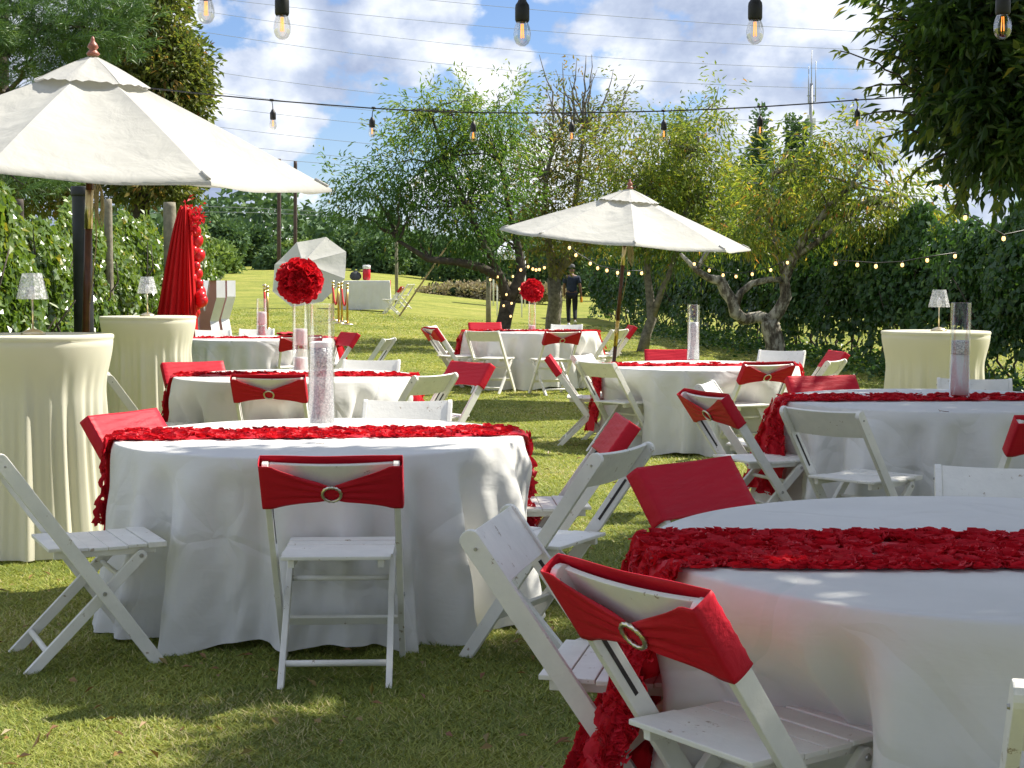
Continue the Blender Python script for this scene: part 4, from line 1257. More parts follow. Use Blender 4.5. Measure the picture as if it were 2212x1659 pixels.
# ---- round tables, cloths and runners
TABLES = {  # name: (x, y, R, seed, label words, runner angle deg, runner centre offset y, runner half width, detail, left drop, right drop)
 'T1': (-.835, 6.72, .885, 3, 'front left table', 7, .03, .19, 2600, .40, .50),
 'E': (1.275, 3.83, .93, 5, 'nearest right table', -1, -.10, .235, 6400, .74, .5),
 'D': (2.47, 8.78, .93, 8, 'middle right table', 2, .05, .20, 2200, .52, .4),
 'B': (1.70, 14.0, .90, 11, 'table before the right parasol', 1, .0, .20, 1100, .58, .25),
 'A': (.25, 21.0, .92, 14, 'table with the far flower ball', 1, .0, .20, 800, .45, .3),
 'C': (-1.58, 11.2, .87, 17, 'second left table', 1, .0, .19, 1300, .50, .35),
 'F': (-3.10, 19.0, .93, 21, 'far left table', 1, .0, .20, 600, .4, .3),
}
TH = .745
def cloth_radius(th, R, seed, t, dents):
    """radius of the hanging cloth at angle th, t = 0 rim .. 1 hem"""
    r_ = random.Random(seed)
    w = 0
    for k, a in ((6, .35), (11, .42), (17, .42), (26, .34), (37, .14)):
        ph = r_.random()*6.28
        w = w + a*np.cos(k*th + ph + .5*np.sin(3*th + ph))
    for k, a in ((13, .55), (21, .40)):
        ph = r_.random()*6.28
        gate = .5 + .5*np.cos(2*th + r_.random()*6.28)
        w = w*.92 + a*(.35 + .65*gate)*(.62 - 1.25*np.abs(np.sin(k*th/2 + ph + .35*np.sin(5*th + ph)))**.75)
    r = R + .035*t**.5 + .085*t**1.15 + ({5: .14, 3: .135, 8: .125}.get(seed, .105)*t**.58)*w*sstep(0, .16, t)
    for (da, wdt, dep) in dents:
        dth = np.arctan2(np.sin(th - da), np.cos(th - da))
        r = r - dep*np.exp(-(dth/wdt)**4)*sstep(.10, .50, t)
    return r
CL = {}
def tablecloth(key):
    x, y, R, seed, words, *_ = TABLES[key]
    g = gz(x, y)
    near = key in ('T1', 'E', 'D')
    nA = 420 if near else 220
    nT = 40 if near else 22
    dents = []
    for cx, cy, fx, fy, sash, *_r in CHAIRS:
        d = Vector((cx - x, cy - y))
        if d.length < R + .45:
            L = math.hypot(fx, fy); fx_, fy_ = fx/L, fy/L
            fr = Vector((cx + fx_*.30, cy + fy_*.30)) - Vector((x, y))      # front edge of seat
            dep = R + .10 - fr.length
            if dep > 0:
                dents.append((math.atan2(fr.y, fr.x), .27, min(dep*.75 + .03, .36)))
    th = np.linspace(0, 2*PI, nA, endpoint=False)
    rows = []
    for f in (0.02, .25, .5, .75, .9, .97):
        rows.append((R*f*np.ones(nA), (TH + .0)*np.ones(nA) + .0015*np.sin(th*5 + f*9)))
    for k in range(1, 5):                # rounded rim
        a = PI/2*k/5
        rows.append((R*.985 + .015*math.sin(a) + .0*th, TH - .013*(1 - math.cos(a)) + .0*th))
    for k in range(0, nT + 1):
        t = k/nT
        r = cloth_radius(th, R + .003, seed, t, dents)
        hem = .020 + .02*np.sin(5*th + seed) + .012*np.sin(13*th)
        z = (TH - .016) - (TH - .016 - hem)*t
        # wind blown small diagonal rumples
        r = r + .006*np.sin(th*31 + z*23 + seed)*t*(1 - t)*2 + .004*np.sin(th*57 - z*31)*t
        rows.append((r, z))
    if key == 'A':
        pass
    V = []
    for r, z in rows:
        V.append(np.stack([r*np.cos(th), r*np.sin(th), z], 1))
    V = np.concatenate(V)
    nR = len(rows)
    idx = np.arange(nR*nA).reshape(nR, nA)
    nxt = np.roll(idx, -1, axis=1)
    Fq = np.stack([idx[:-1].ravel(), idx[1:].ravel(), nxt[1:].ravel(), nxt[:-1].ravel()], 1)
    me = np_mesh('tablecloth', V, Fq, 4, True)
    o = link('tablecloth', me, M['cloth']); o.location = (x, y, g)
    tag(o, 'long white cloth hanging in folds over the ' + words, 'tablecloth', 'white tablecloths on the round tables')
    # the folding table underneath
    t = thing('round_table', (x, y, g), 0, 'round folding table hidden under the cloth of the ' + words, 'table', 'round folding tables')
    mb = MB(); mb.lathe([(R - .03, TH - .03), (R - .012, TH - .028), (R - .012, TH - .008), (R - .03, TH - .006)], 48); mb.build('tabletop', M['tabletop'], t)
    for sx in (-1, 1):
        for sy in (-1, 1):
            mb = MB(); mb.tube([(sx*.38, sy*.28, 0), (sx*.38, sy*.28, TH - .03)], .014, 8); mb.build('leg', M['metal_grey'], t)
    CL[key] = dents
for k in TABLES: tablecloth(k)

def runner(key):
    x, y, R, seed, words, ang, off, hw, npet, dl, dr = TABLES[key]
    g = gz(x, y); A = math.radians(ang)
    ux, uy = math.cos(A), math.sin(A)
    half = math.sqrt(max(R*R - off*off, .1))
    dents = CL[key]
    # centre line parameter s from -(half+dl) to half+dr, v across
    def surf(s, v):
        s = np.asarray(s, float); v = np.asarray(v, float)
        hv = np.sqrt(np.maximum((R + .004)**2 - (off + v)**2, .01))
        over = np.abs(s) - hv
        on = over <= 0
        lx = np.where(on, s, np.sign(s)*hv)
        zz = np.where(on, TH + .004, TH + .004)
        # hanging part: follow the cloth outwards
        drop = np.clip(over, 0, TH - .03)
        t = np.clip(drop/TH, 0, 1)
        X0 = lx*ux - (off + v)*uy; Y0 = lx*uy + (off + v)*ux
        th = np.arctan2(Y0, X0)
        rc = np.hypot(X0, Y0)
        rr = cloth_radius(th, R, seed, t, [(a_, b_, d_*.25) for a_, b_, d_ in dents]) + .018 + (.12 if key == 'E' else .05)*t
        X1 = np.where(on, X0, np.cos(th)*rr); Y1 = np.where(on, Y0, np.sin(th)*rr)
        return np.stack([X1, Y1, zz - drop], -1)
    nS = 220 if key in ('T1', 'E', 'D') else 110
    nV = 14
    ss = np.linspace(-(half + dl), half + dr, nS); vv = np.linspace(-hw*.93, hw*.93, nV)
    SS, VV = np.meshgrid(ss, vv, indexing='ij')
    VV = VV*(1 + .05*np.sin(SS*9 + seed)) 
    P = surf(SS, VV)
    P[..., 2] += .006*np.sin(SS*43)*np.sin(VV*50)
    V = P.reshape(-1, 3); idx = np.arange(nS*nV).reshape(nS, nV)
    Fq = np.stack([idx[:-1, :-1].ravel(), idx[1:, :-1].ravel(), idx[1:, 1:].ravel(), idx[:-1, 1:].ravel()], 1)
    base = np_mesh('base_strip', V, Fq, 4, True)
    t = thing('table_runner', (x, y, g), 0, 'red ruffled rosette runner laid across the ' + words, 'table runner', 'red ruffled table runners')
    link('base_strip', base, M['red_runner'], t)
    # petals arranged in rosettes
    eps = .004
    nros = max(20, int(npet*2.1)//26)
    rs = rng.uniform(-(half + dl), half + dr, nros); rv = rng.uniform(-hw*.97, hw*.97, nros); rv[:nros//4] = np.sign(rv[:nros//4])*hw*.94
    k = np.repeat(np.arange(nros), 26); n = len(k)
    rad = .065*np.sqrt(rng.random(n)); an = rng.random(n)*2*PI
    rad = .008 + .045*np.tile(np.arange(26)/25.0, nros); an = np.tile(np.arange(26)*2.1, nros) + np.repeat(rng.random(nros)*6.28, 26)
    ps = np.clip(rs[k] + rad*np.cos(an), -(half + dl), half + dr); pv = np.clip(rv[k] + rad*np.sin(an), -hw*1.04, hw*1.04)
    p0 = surf(ps, pv); pa = surf(ps + eps, pv) - p0; pb = surf(ps, pv + eps) - p0
    tu = unit(pa); tv = unit(pb); nr = unit(np.cross(tu, tv)); nr = np.where((nr[:, 2] < -.2)[:, None], -nr, nr)
    outw = unit(np.stack([p0[:, 0], p0[:, 1], np.zeros(n)], 1))
    flip = (np.sum(nr*outw, 1) < 0) & (np.abs(nr[:, 2]) < .5)
    nr = np.where(flip[:, None], -nr, nr)
    tang = -np.sin(an)[:, None]*tu + np.cos(an)[:, None]*tv       # along the petal edge
    outd = np.cos(an)[:, None]*tu + np.sin(an)[:, None]*tv
    w = .011 + .017*rng.random(n); h = .007 + .015*rng.random(n)
    lean = rng.uniform(.2, 2.2, n)
    updir = unit(nr + outd*lean[:, None])
    # 4x2 curved petal strip
    cols = []
    for j in range(5):
        f = (j/4 - .5)*2
        wav = .45*np.sin(f*5 + an*3)
        lo = p0 + tang*(w*f)[:, None] + outd*(w*(-.45*f*f))[:, None] + nr*.002
        hi = lo + updir*(h*(1 - .45*f*f) )[:, None] + outd*(h*wav)[:, None]
        cols.append(np.stack([lo, hi], 1))
    V = np.stack(cols, 1).reshape(-1, 3)        # n,5,2
    base_i = (np.arange(n)*10)[:, None]
    q = np.array([[0, 2, 3, 1], [2, 4, 5, 3], [4, 6, 7, 5], [6, 8, 9, 7]])
    Fq = (base_i[:, None, :] + q[None]).reshape(-1, 4)
    me = np_mesh('ruffles', V, Fq, 4, True)
    o = link('ruffles', me, M['red_runner'], t); tag(o, kind='stuff')
for k in TABLES: runner(k)

# ---- vases and flower balls
def petal_ball(name, label, c, r, n):
    t = thing(name, c, 0, label, 'flower ball', 'red paper flower balls')
    mb = MB(); mb.lathe([(.001, -r*.8)] + [(r*.8*math.sin(a), -r*.8*math.cos(a)) for a in np.linspace(.2, PI-.2, 10)] + [(.001, r*.8)], 20); mb.build('core', M['red_runner'], t)
    d = unit(rng.normal(0, 1, (n, 3)))
    tang = unit(np.cross(d, rng.normal(0, 1, (n, 3)))); o2 = np.cross(d, tang)
    p0 = d*(r*.76)
    w = r*(.14 + .16*rng.random(n)); h = r*(.20 + .24*rng.random(n)); lean = rng.normal(0, .6, n)
    up = unit(d + o2*lean[:, None])
    cols = []
    for j in range(5):
        f = (j/4 - .5)*2
        lo = p0 + tang*(w*f)[:, None] + o2*(w*.5*f*f)[:, None]
        hi = lo + up*(h*(1 - .3*f*f))[:, None] + o2*(w*.35*np.sin(f*5 + lean*7))[:, None]
        cols.append(np.stack([lo, hi], 1))
    V = np.stack(cols, 1).reshape(-1, 3)
    q = np.array([[0, 2, 3, 1], [2, 4, 5, 3], [4, 6, 7, 5], [6, 8, 9, 7]])
    Fq = ((np.arange(n)*10)[:, None, None] + q[None]).reshape(-1, 4)
    o = link('petals', np_mesh('petals', V, Fq, 4, True), M['red_runner'], t); tag(o, kind='stuff')

def vase(x, y, z, h, r, label, fill):
    t = thing('cylinder_vase', (x, y, z), 0, label, 'vase', 'tall glass cylinder vases')
    mb = MB(); w = .004
    mb.lathe([(.001, .0), (r - .004, 0), (r, .004), (r, h - .002), (r - w/2, h), (r - w, h - .002), (r - w, .014), (.001, .012)], 40, cap=False); mb.build('glass', M['glass'], t)
    for (a, b, m, nm) in fill:
        mb = MB(); rr = r - .0065
        prof = [(.001, a*h + .013), (rr, a*h + .014)] + [(rr*(1 - .0), a*h + .014 + (b - a)*h*k/6) for k in range(1, 7)] + [(rr*.6, b*h + .018), (.001, b*h + .012)]
        mb.lathe(prof, 32, cap=False); mb.build(nm, M[m], t)
tz = TH + .012
def tgz(key): x, y = TABLES[key][:2]; return gz(x, y) + tz
vase(-.875, 7.05, tgz('T1'), .56, .062, 'largest glass vase with silver beads on the front left table', [(0, .62, 'beads', 'bead_filling'), (.62, .66, 'white_fill', 'foil_rim')])
vase(-1.575, 11.45, tgz('C'), .54, .060, 'glass vase carrying the nearer red flower ball on the second left table', [(0, .17, 'white_fill', 'white_base'), (.34, .56, 'pink_fill', 'inner_band')])
vase(-3.12, 19.2, tgz('F'), .47, .068, 'glass vase with a pale pink band on the far left table', [(0, .28, 'beads', 'bead_filling'), (.28, .62, 'pink_fill', 'inner_band')])
vase(.275, 21.0, tgz('A'), .40, .052, 'clear glass vase under the farther red flower ball', [(0, .13, 'white_fill', 'white_base')])
vase(1.715, 14.55, tgz('B'), .53, .060, 'glass vase half full of white beads before the right parasol', [(0, .66, 'beads', 'bead_filling')])
vase(2.565, 8.80, tgz('D'), .54, .057, 'glass vase with a silver band on the middle right table', [(.0, .42, 'white_fill', 'white_filling'), (.43, .57, 'beads', 'glitter_band')])
petal_ball('flower_ball', 'larger red paper flower ball on the second left table vase', (-1.575, 11.45, tgz('C') + .54 + .135), .158, 480)
petal_ball('flower_ball', 'smaller red paper flower ball on the far table vase', (.275, 21.0, tgz('A') + .40 + .14), .150, 340)

# ---- cocktail tables with fitted covers
def cocktail(x, y, r, h, label, seed, rb=.30):
    g = gz(x, y)
    t = thing('cocktail_table', (x, y, g), 0, label, 'cocktail table', 'tall cocktail tables in cream stretch covers')
    n = 240; th = np.linspace(0, 2*PI, n, endpoint=False)
    rows = [(.02, 0), (r*.5, 0), (r*.9, 0), (r*.985, 0), (r, -.006), (r, -.020), (r*.985, -.030)]
    V = []
    for rr, dz in rows: V.append(np.stack([rr*np.cos(th), rr*np.sin(th), np.full(n, h + dz)], 1))
    nz = 36
    rs = random.Random(seed)
    for k in range(nz + 1):
        t_ = k/nz
        z = (h - .032)*(1 - t_) + .012*t_
        neck = r*(.895 + .095*(1 - sstep(0, .26, t_))) - .012*math.sin(PI*min(1, t_*1.05)) + .045*t_**2
        w = 0
        for kk, a in ((9, .4), (16, .5), (25, .5), (38, .35)):
            w = w + a*np.cos(kk*th + rs.random()*0 + seed*kk*.7)
        rr = neck + .017*w*float(sstep(.06, .5, np.array(t_)))
        V.append(np.stack([rr*np.cos(th), rr*np.sin(th), np.full(n, z)], 1))
    V = np.concatenate(V); nR = len(rows) + nz + 1
    idx = np.arange(nR*n).reshape(nR, n); nxt = np.roll(idx, -1, axis=1)
    Fq = np.stack([idx[:-1].ravel(), idx[1:].ravel(), nxt[1:].ravel(), nxt[:-1].ravel()], 1)
    link('stretch_cover', np_mesh('stretch_cover', V, Fq, 4, True), M['cream'], t)
    mb = MB(); mb.lathe([(.05, .03), (.035, .05), (.03, h - .05), (.05, h - .045)], 16); mb.build('pedestal', M['metal_grey'], t)
    return g + h
hz1 = cocktail(-2.50, 8.05, .405, 1.135, 'tall cream covered cocktail table nearest at the left edge', 2)
hz2 = cocktail(-3.11, 13.16, .405, 1.135, 'tall cream covered cocktail table standing before the red drape', 5)
hz3 = cocktail(3.22, 11.7, .405, 1.075, 'tall cream covered cocktail table at the right under the dark hedge', 7)

def table_lamp(x, y, z, s, label):
    t = thing('table_lamp', (x, y, z), 0, label, 'table lamp', 'small crystal shaded table lamps')
    mb = MB(); mb.lathe([(.062*s, 0), (.062*s, .008*s), (.045*s, .02*s), (.018*s, .03*s), (.001, .034*s)], 24); mb.build('base', M['gold'], t)
    mb = MB(); mb.tube([(0, 0, .02*s), (0, 0, .20*s)], .0045*s, 10); mb.build('stem', M['gold'], t)
    mb = MB()
    n = 28; P = []
    for i in range(n):
        a = 2*PI*i/n; row = []
        for k in range(9):
            f = k/8
            r = (.078 - .030*f)*s*(1 + .035*(i % 2)) * (1 + .015*(k % 2))
            row.append((r*math.cos(a), r*math.sin(a), (.185 + .135*f)*s))
        P.append(row)
    mb.grid(P, closed_u=True, smooth=False)
    sh = mb.build('lamp_shade', M['crystal_shade'], t)
    mb = MB(); mb.lathe([(.001, .18*s), (.018*s, .19*s), (.016*s, .24*s), (.001, .26*s)], 12); mb.build('bulb', M['white_fill'], t)
def crystalmat():
    m, t, o = mat('crystal_shade')
    b = N(t, 'ShaderNodeBsdfPrincipled', inp={'Roughness': .15}); b.inputs['Base Color'].default_value = (.85, .85, .86, 1)
    tr = N(t, 'ShaderNodeBsdfTransparent', inp={'Color': (.93, .93, .95, 1)})
    tc = N(t, 'ShaderNodeTexCoord'); v = N(t, 'ShaderNodeTexVoronoi', inp={'Scale': 75.0}); Lk(t, tc.outputs['Object'], v.inputs['Vector'])
    r = ramp(t, v.outputs['Distance'], [(.2, (.25, .25, .25)), (.7, (.75, .75, .75))])
    mx = N(t, 'ShaderNodeMixShader'); Lk(t, r.outputs['Color'], mx.inputs['Fac']); Lk(t, b.outputs[0], mx.inputs[1]); Lk(t, tr.outputs[0], mx.inputs[2])
    Lk(t, mx.outputs[0], o.inputs['Surface']); return m
M['crystal_shade'] = crystalmat()
table_lamp(-2.49, 8.0, hz1, 1.0, 'crystal table lamp on the nearest left cocktail table')
table_lamp(-3.10, 13.1, hz2, 1.05, 'crystal table lamp before the red drape')
table_lamp(3.23, 11.65, hz3, .98, 'crystal table lamp on the right cocktail table')

# ---- market parasols
def parasol(name, label, px, pz, Y, r, phi0, rim, peak, tilt, ribs_seed, group='open white market parasols'):
    x = at(px, pz, Y).x
    g = gz(x, Y)
    t = thing(name, (x, Y, g), 0, label, 'parasol', group)
    R_ = Matrix.Rotation(tilt[0], 3, 'X') @ Matrix.Rotation(tilt[1], 3, 'Y')
    c = Vector((0, 0, rim))
    H = peak - rim
    def P(rad, ang, z):
        v = Vector((rad*math.cos(ang), rad*math.sin(ang), z - 0))
        return c + R_ @ v
    rs = random.Random(ribs_seed)
    def canopy_pt(f, ang_f, k, lift=0):
        """f 0 peak..1 rim, ang_f 0..1 across the panel k"""
        a0 = phi0 + k*PI/4; a1 = a0 + PI/4
        p0 = (f*r*math.cos(a0), f*r*math.sin(a0)); p1 = (f*r*math.cos(a1), f*r*math.sin(a1))
        q = (p0[0]*(1-ang_f) + p1[0]*ang_f, p0[1]*(1-ang_f) + p1[1]*ang_f)
        # rib curve: a little convex; panels sag between the ribs
        z = H*(1 - f) + H*.02*math.sin(PI*f) + H*.03*(1-f)
        sag = .045*r*math.sin(PI*ang_f)*math.sin(PI*min(1, f*.85))
        inn = .05*math.sin(PI*ang_f)*(f**3)
        return c + R_ @ Vector((q[0]*(1-inn), q[1]*(1-inn), z - sag*.8 + lift))
    vent = .205
    for k in range(8):
        mb = MB(); G_ = []
        for i in range(17):
            f = vent*.75 + (1 - vent*.75)*i/16
            row = []
            for j in range(11):
                p = canopy_pt(f, j/10, k)
                wr = .010*math.sin(i*2.1 + k*1.7 + j*.9)*math.sin(PI*j/10)*(.4 + .6*(1 - abs(2*f - 1)))
                wr += .006*math.sin(j*5.1 + i*.7 + k)*math.exp(-((f - .35)/.15)**2)*math.sin(PI*j/10)
                p.z += wr
                row.append(p)
            G_.append(row)
        # valance hem turned down
        row2 = [p + Vector((0, 0, -.018)) for p in G_[-1]]
        G_.append(row2)
        mb.grid(G_)
        mb.build('canopy_panel', M['canvas'], t)
        # vent cap panel
        mb = MB(); G_ = []
        for i in range(9):
            f = .02 + (vent*1.18 - .02)*i/8
            row = []
            for j in range(9):
                p = canopy_pt(f, j/8, k, lift=.045)
                p.z += -.028*(i/8)**2 + .040*math.sin(PI*j/8)*(i/8)**2 + .006*math.sin(j*2.5 + k*2)*(i/8)
                row.append(p)
            G_.append(row)
        mb.grid(G_); mb.build('vent_cap_panel', M['canvas'], t)
        # rib and strut
        a = phi0 + k*PI/4
        mb = MB()
        pts = [canopy_pt(f, 0, k) + Vector((0, 0, -.02)) for f in (.04, .35, .7, .99)]
        mb.tube(pts, [.010, .010, .009, .007], 6); mb.build('rib', M['wood_dark'], t)
        mb = MB(); st = canopy_pt(.52, 0, k) + Vector((0, 0, -.03)); hubp = c + R_ @ Vector((.03*math.cos(a), .03*math.sin(a), -.05))
        mb.tube([hubp, st], .007, 6); mb.build('strut', M['wood_dark'], t)
        # small end pocket
        mb = MB(); e = canopy_pt(.985, 0, k); mb.tube([canopy_pt(.93, 0, k) + Vector((0, 0, .004)), e + Vector((0, 0, .003))], [.010, .011], 6); mb.build('rib_pocket', M['canvas'], t)
    top = c + R_ @ Vector((0, 0, H*1.03 + .04))
    mb = MB()
    base = Vector((0, 0, 0)) 
    axis = (R_ @ Vector((0, 0, 1)))
    pole_bot = c - axis*(rim - .03)/axis.z
    mb2 = MB(); 
    segs = [(0.0, .34, 'wood_dark', 'lower_pole'), (.34, .50, 'brass', 'pole_sleeve'), (.50, .84, 'wood_dark', 'upper_pole'), (.84, .955, 'gold', 'brass_collar'), (.955, 1.26, 'wood_dark', 'top_pole')]
    for a0, a1, m, nm in segs:
        mb = MB(); mb.tube([pole_bot.lerp(c, a0), pole_bot.lerp(c, a1)], .0225 if m != 'gold' and m != 'brass' else .0245, 14); mb.build(nm, M[m], t)
    mb = MB(); mb.lathe([(.001, 0), (.035, .0), (.040, .012), (.028, .025), (.020, .035), (.034, .05), (.026, .068), (.012, .085), (.012, .095), (.008, .11), (.001, .115)], 16)
    fo = mb.build('finial', M['wood_finial'], t); fo.location = top
    mb = MB(); mb.lathe([(.04, -.05), (.05, -.045), (.05, -.01), (.04, 0)], 14); h = mb.build('hub', M['wood_finial'], t); h.location = c
    # pull cord with a loose coil
    mb = MB(); s = c + Vector((.03, -.03, -.02)); e = pole_bot.lerp(c, .62) + Vector((.03, -.035, 0))
    mb.tube([s, s.lerp(e, .5) + Vector((.03, 0, 0)), e], .004, 6)
    for q in range(3):
        loop = [c + Vector((.055 + .018*math.cos(a) + .01*q, -.03 - .01*q, -.16 - .02*q + .12*math.sin(a))) for a in np.linspace(0, 2*PI, 14)]
        mb.tube(loop, .0042, 5, cap=False)
    mb.build('pull_cord', M['rope'], t)
    mb = MB(); mb.lathe([(.001, 0), (.24, 0), (.24, .035), (.20, .055), (.05, .07), (.03, .16), (.001, .16)], 24); b = mb.build('base', M['darkgrey'], t); b.location = (pole_bot.x, pole_bot.y, .0)
    return t
parasol('market_parasol', 'big white parasol at the upper left beside the pine', 200, 700, 9.4, 1.49, math.radians(-5), 2.07, 2.72, (math.radians(3.2), math.radians(3.4)), 3)
parasol('market_parasol', 'smaller looking white parasol right of centre, tilted to the right', 1350, 640, 18.0, 1.47, 0.0, 1.935, 2.46, (math.radians(4.0), math.radians(4.7)), 5)

# ---- toppled parasol far away
def toppled():
    c = at(668, 585, 47.0)
    x, y = c.x, c.y; g = gz(x, y)
    t = thing('toppled_parasol', (x, y, g), 0, 'white parasol toppled on its side on the far lawn', 'parasol')
    r = 1.28
    ax = Vector((-.28, -.80, .52)).normalized()
    u = ax.cross(Vector((0, 0, 1))).normalized(); w = u.cross(ax)
    R_ = Matrix((u, w, ax)).transposed()
    cc = Vector((0, 0, (c.z - g)))
    low = min((R_ @ Vector((r*math.cos(a), r*math.sin(a), 0))).z for a in np.linspace(0, 6.28, 40))
    cc.z = -low + .01
    for k in range(8):
        mb = MB(); G_ = []
        for i in range(9):
            f = .02 + .98*i/8; row = []
            for j in range(7):
                a0 = .2 + k*PI/4; a1 = a0 + PI/4; s = j/6
                q = Vector((f*r*(math.cos(a0)*(1-s) + math.cos(a1)*s), f*r*(math.sin(a0)*(1-s) + math.sin(a1)*s), .50*(1-f) - .04*math.sin(PI*s)*math.sin(PI*f*.85)))
                row.append(cc + R_ @ q)
            G_.append(row)
        mb.grid(G_); mb.build('canopy_panel', M['canvas'], t)
        mb = MB(); a0 = .2 + k*PI/4
        mb.tube([cc + R_ @ Vector((0, 0, .48)), cc + R_ @ Vector((r*.99*math.cos(a0), r*.99*math.sin(a0), -.01))], .009, 5); mb.build('rib', M['wood_dark'], t)
    mb = MB(); e = cc - ax*1.6; 
    if e.z < .03: e.z = .03
    mb.tube([cc + ax*.5, cc, e], .022, 8); mb.build('pole', M['wood_dark'], t)
toppled()

# ================================================================== STRING LIGHTS
def bulb_parts(parent, p, s, cord_len, sway=(0, 0), lit='filament', detail=True):
    """p: point on the cord; s scale 1 = S14 bulb"""
    top = Vector(p); e = top + Vector((sway[0], sway[1], -cord_len))
    b = thing('bulb', (0, 0, 0)); b.parent = parent; b.location = e
    n = 20 if detail else 10
    mb = MB(); pr = [(.014, -.060), (.0155, -.063), (.020, -.075), (.0225, -.090), (.0215, -.104), (.016, -.116), (.008, -.122), (.001, -.123)]
    mb.lathe([(r*s, z*s) for r, z in pr], n, cap=False); o = mb.build('glass_bulb', M['bulb_glass'], b)
    mb = MB(); pr = [(.001, .004), (.008, 0), (.012, -.010), (.0175, -.018), (.0185, -.026), (.0185, -.056), (.016, -.062), (.001, -.062)]
    mb.lathe([(r*s, z*s) for r, z in pr], n, cap=False); mb.build('socket', M['black'], b)
    mb = MB()
    for k in range(4 if detail else 1):
        a = k*PI/2 + .4
        mb.tube([(.003*s*math.cos(a), .003*s*math.sin(a), -.066*s), (.0045*s*math.cos(a), .0045*s*math.sin(a), -.102*s)], (.0009 if detail else .003)*s, 5)
    mb.build('filament', M[lit], b)
    mb = MB(); mb.tube([-(e - top), (-(e - top))*.5 + Vector((sway[0]*.3, 0, 0)), Vector((0, 0, 0))], [.0028, .0026, .0035], 6); mb.build('drop_wire', M['black'], b)
    return b
def strand(label, cord_pts, bulbs, rad=.0035, lit='filament', detail=True, s=1.0, drop=.09, group='strings of clear bulbs'):
    o0 = Vector(cord_pts[0])
    t = thing('string_lights', o0, 0, label, 'string lights', group)
    mb = MB(); mb.tube([Vector(p) - o0 for p in cord_pts], rad, 7); mb.build('cord', M['black'], t)
    for i, p in enumerate(bulbs):
        p = Vector(p) - o0
        bulb_parts(t, p, s, drop, (random.uniform(-.012, .012), random.uniform(-.01, .01)), lit, detail)
        if detail:
            mb = MB(); mb.tube([p + Vector((-.012, 0, .002)), p + Vector((.012, 0, .002))], .008, 8); mb.build('clip', M['black'], t)
    return t
def bulb_top(px, py_bottom, Y, drop, s=1.0):
    q = at(px, py_bottom, Y); return Vector((q.x, q.y, q.z + .123*s + drop))
# near strand, cord above the frame
nb = [bulb_top(605, 104, 4.0, .11), bulb_top(1127, 118, 4.0, .11), bulb_top(1630, 114, 4.0, .11), bulb_top(2157, 103, 3.95, .11)]
ends = [nb[0] + Vector((-.62, -.02, .09)), nb[-1] + Vector((.62, .0, .06))]
cp = [ends[0]]
allb = [ends[0]] + nb + [ends[1]]
for a, b in zip(allb[:-1], allb[1:]):
    for f in (.25, .5, .75, 1.0):
        p = a.lerp(b, f); p.z -= .006*math.sin(PI*f); cp.append(p)
strand('nearest string of large clear bulbs hanging along the top edge', cp, nb)
nb = [bulb_top(443, 68, 4.0, .11)]
strand('single clear bulb of another strand at the top left', [nb[0] + Vector((-.5, .5, .2)), nb[0], nb[0] + Vector((.15, -.7, .14))], nb)
# second strand across the middle
YB = 9.5
cpx = [(300, 188), (460, 205), (587, 217), (700, 226), (807, 234), (919, 240), (1019, 243), (1125, 244), (1231, 244), (1332, 242), (1433, 240), (1537, 236), (1640, 231), (1745, 224), (1850, 216), (1955, 210), (2062, 205), (2200, 194), (2420, 172)]
cp = [at(x, y, YB) for x, y in cpx]
bs = [at(x, y, YB) for x, y in cpx[2::2][:8]]
strand('long sagging string of small bulbs crossing above the trees', cp, bs, rad=.0042, s=1.0, drop=.055)
# glowing strings further back
def glow_strand(label, pts, Y, s, cord=True, group='glowing bulb strings in the background'):
    s = s*.72
    if not hasattr(Y, '__len__'): Y = [Y]*len(pts)
    P = [at(p[0], p[1], y) for p, y in zip(pts, Y)]
    o0 = P[0]
    t = thing('string_lights', o0, 0, label, 'string lights', group)
    mb = MB(); mb.tube([p - o0 + Vector((0, 0, s*1.4)) for p in P], .006, 5); mb.build('cord', M['black'], t)
    for p in P:
        mb = MB(); mb.lathe([(.001, -s), (s*.6, -s*.7), (s*.75, 0), (s*.5, s*.7), (.001, s)], 10, cap=False)
        b = mb.build('bulb', M['warmglow'], t); b.location = p - o0
        mb = MB(); mb.lathe([(s*.4, s*.6), (s*.45, s*.7), (s*.45, s*1.5), (.001, s*1.6)], 8); mb.build('socket', M['black'], b)
glow_strand('glowing bulbs strung along the dark hedge left of the gnarled tree', [(1230, 535), (1244, 551), (1275, 569), (1291, 579), (1311, 584), (1334, 589), (1358, 591), (1386, 590)], 24, .042)
glow_strand('glowing bulbs looped behind the gnarled tree', [(1500, 570), (1532, 584), (1562, 594), (1590, 597), (1625, 592), (1665, 583), (1701, 567)], 24.5, .042)
glow_strand('glowing bulbs along the top of the dark hedge at right', [(1805, 569), (1852, 572), (1892, 575), (1949, 572), (2003, 562), (2063, 553)], 17, .036)
glow_strand('short glowing loop between the forked tree and thinning tree', [(1125, 583), (1141, 576), (1151, 581), (1158, 583), (1165, 582), (1176, 578)], 29.2, .045)
glow_strand('tiny lights wound around the forked trunk', [(1059, 604), (1075, 598), (1108, 597), (1122, 624), (1094, 636), (1105, 655), (1088, 660), (1103, 683)], 29.6, .038)
glow_strand('two clear bulbs hanging in the foliage at the right edge', [(2085, 470), (2168, 515), (2240, 500)], 14, .034)

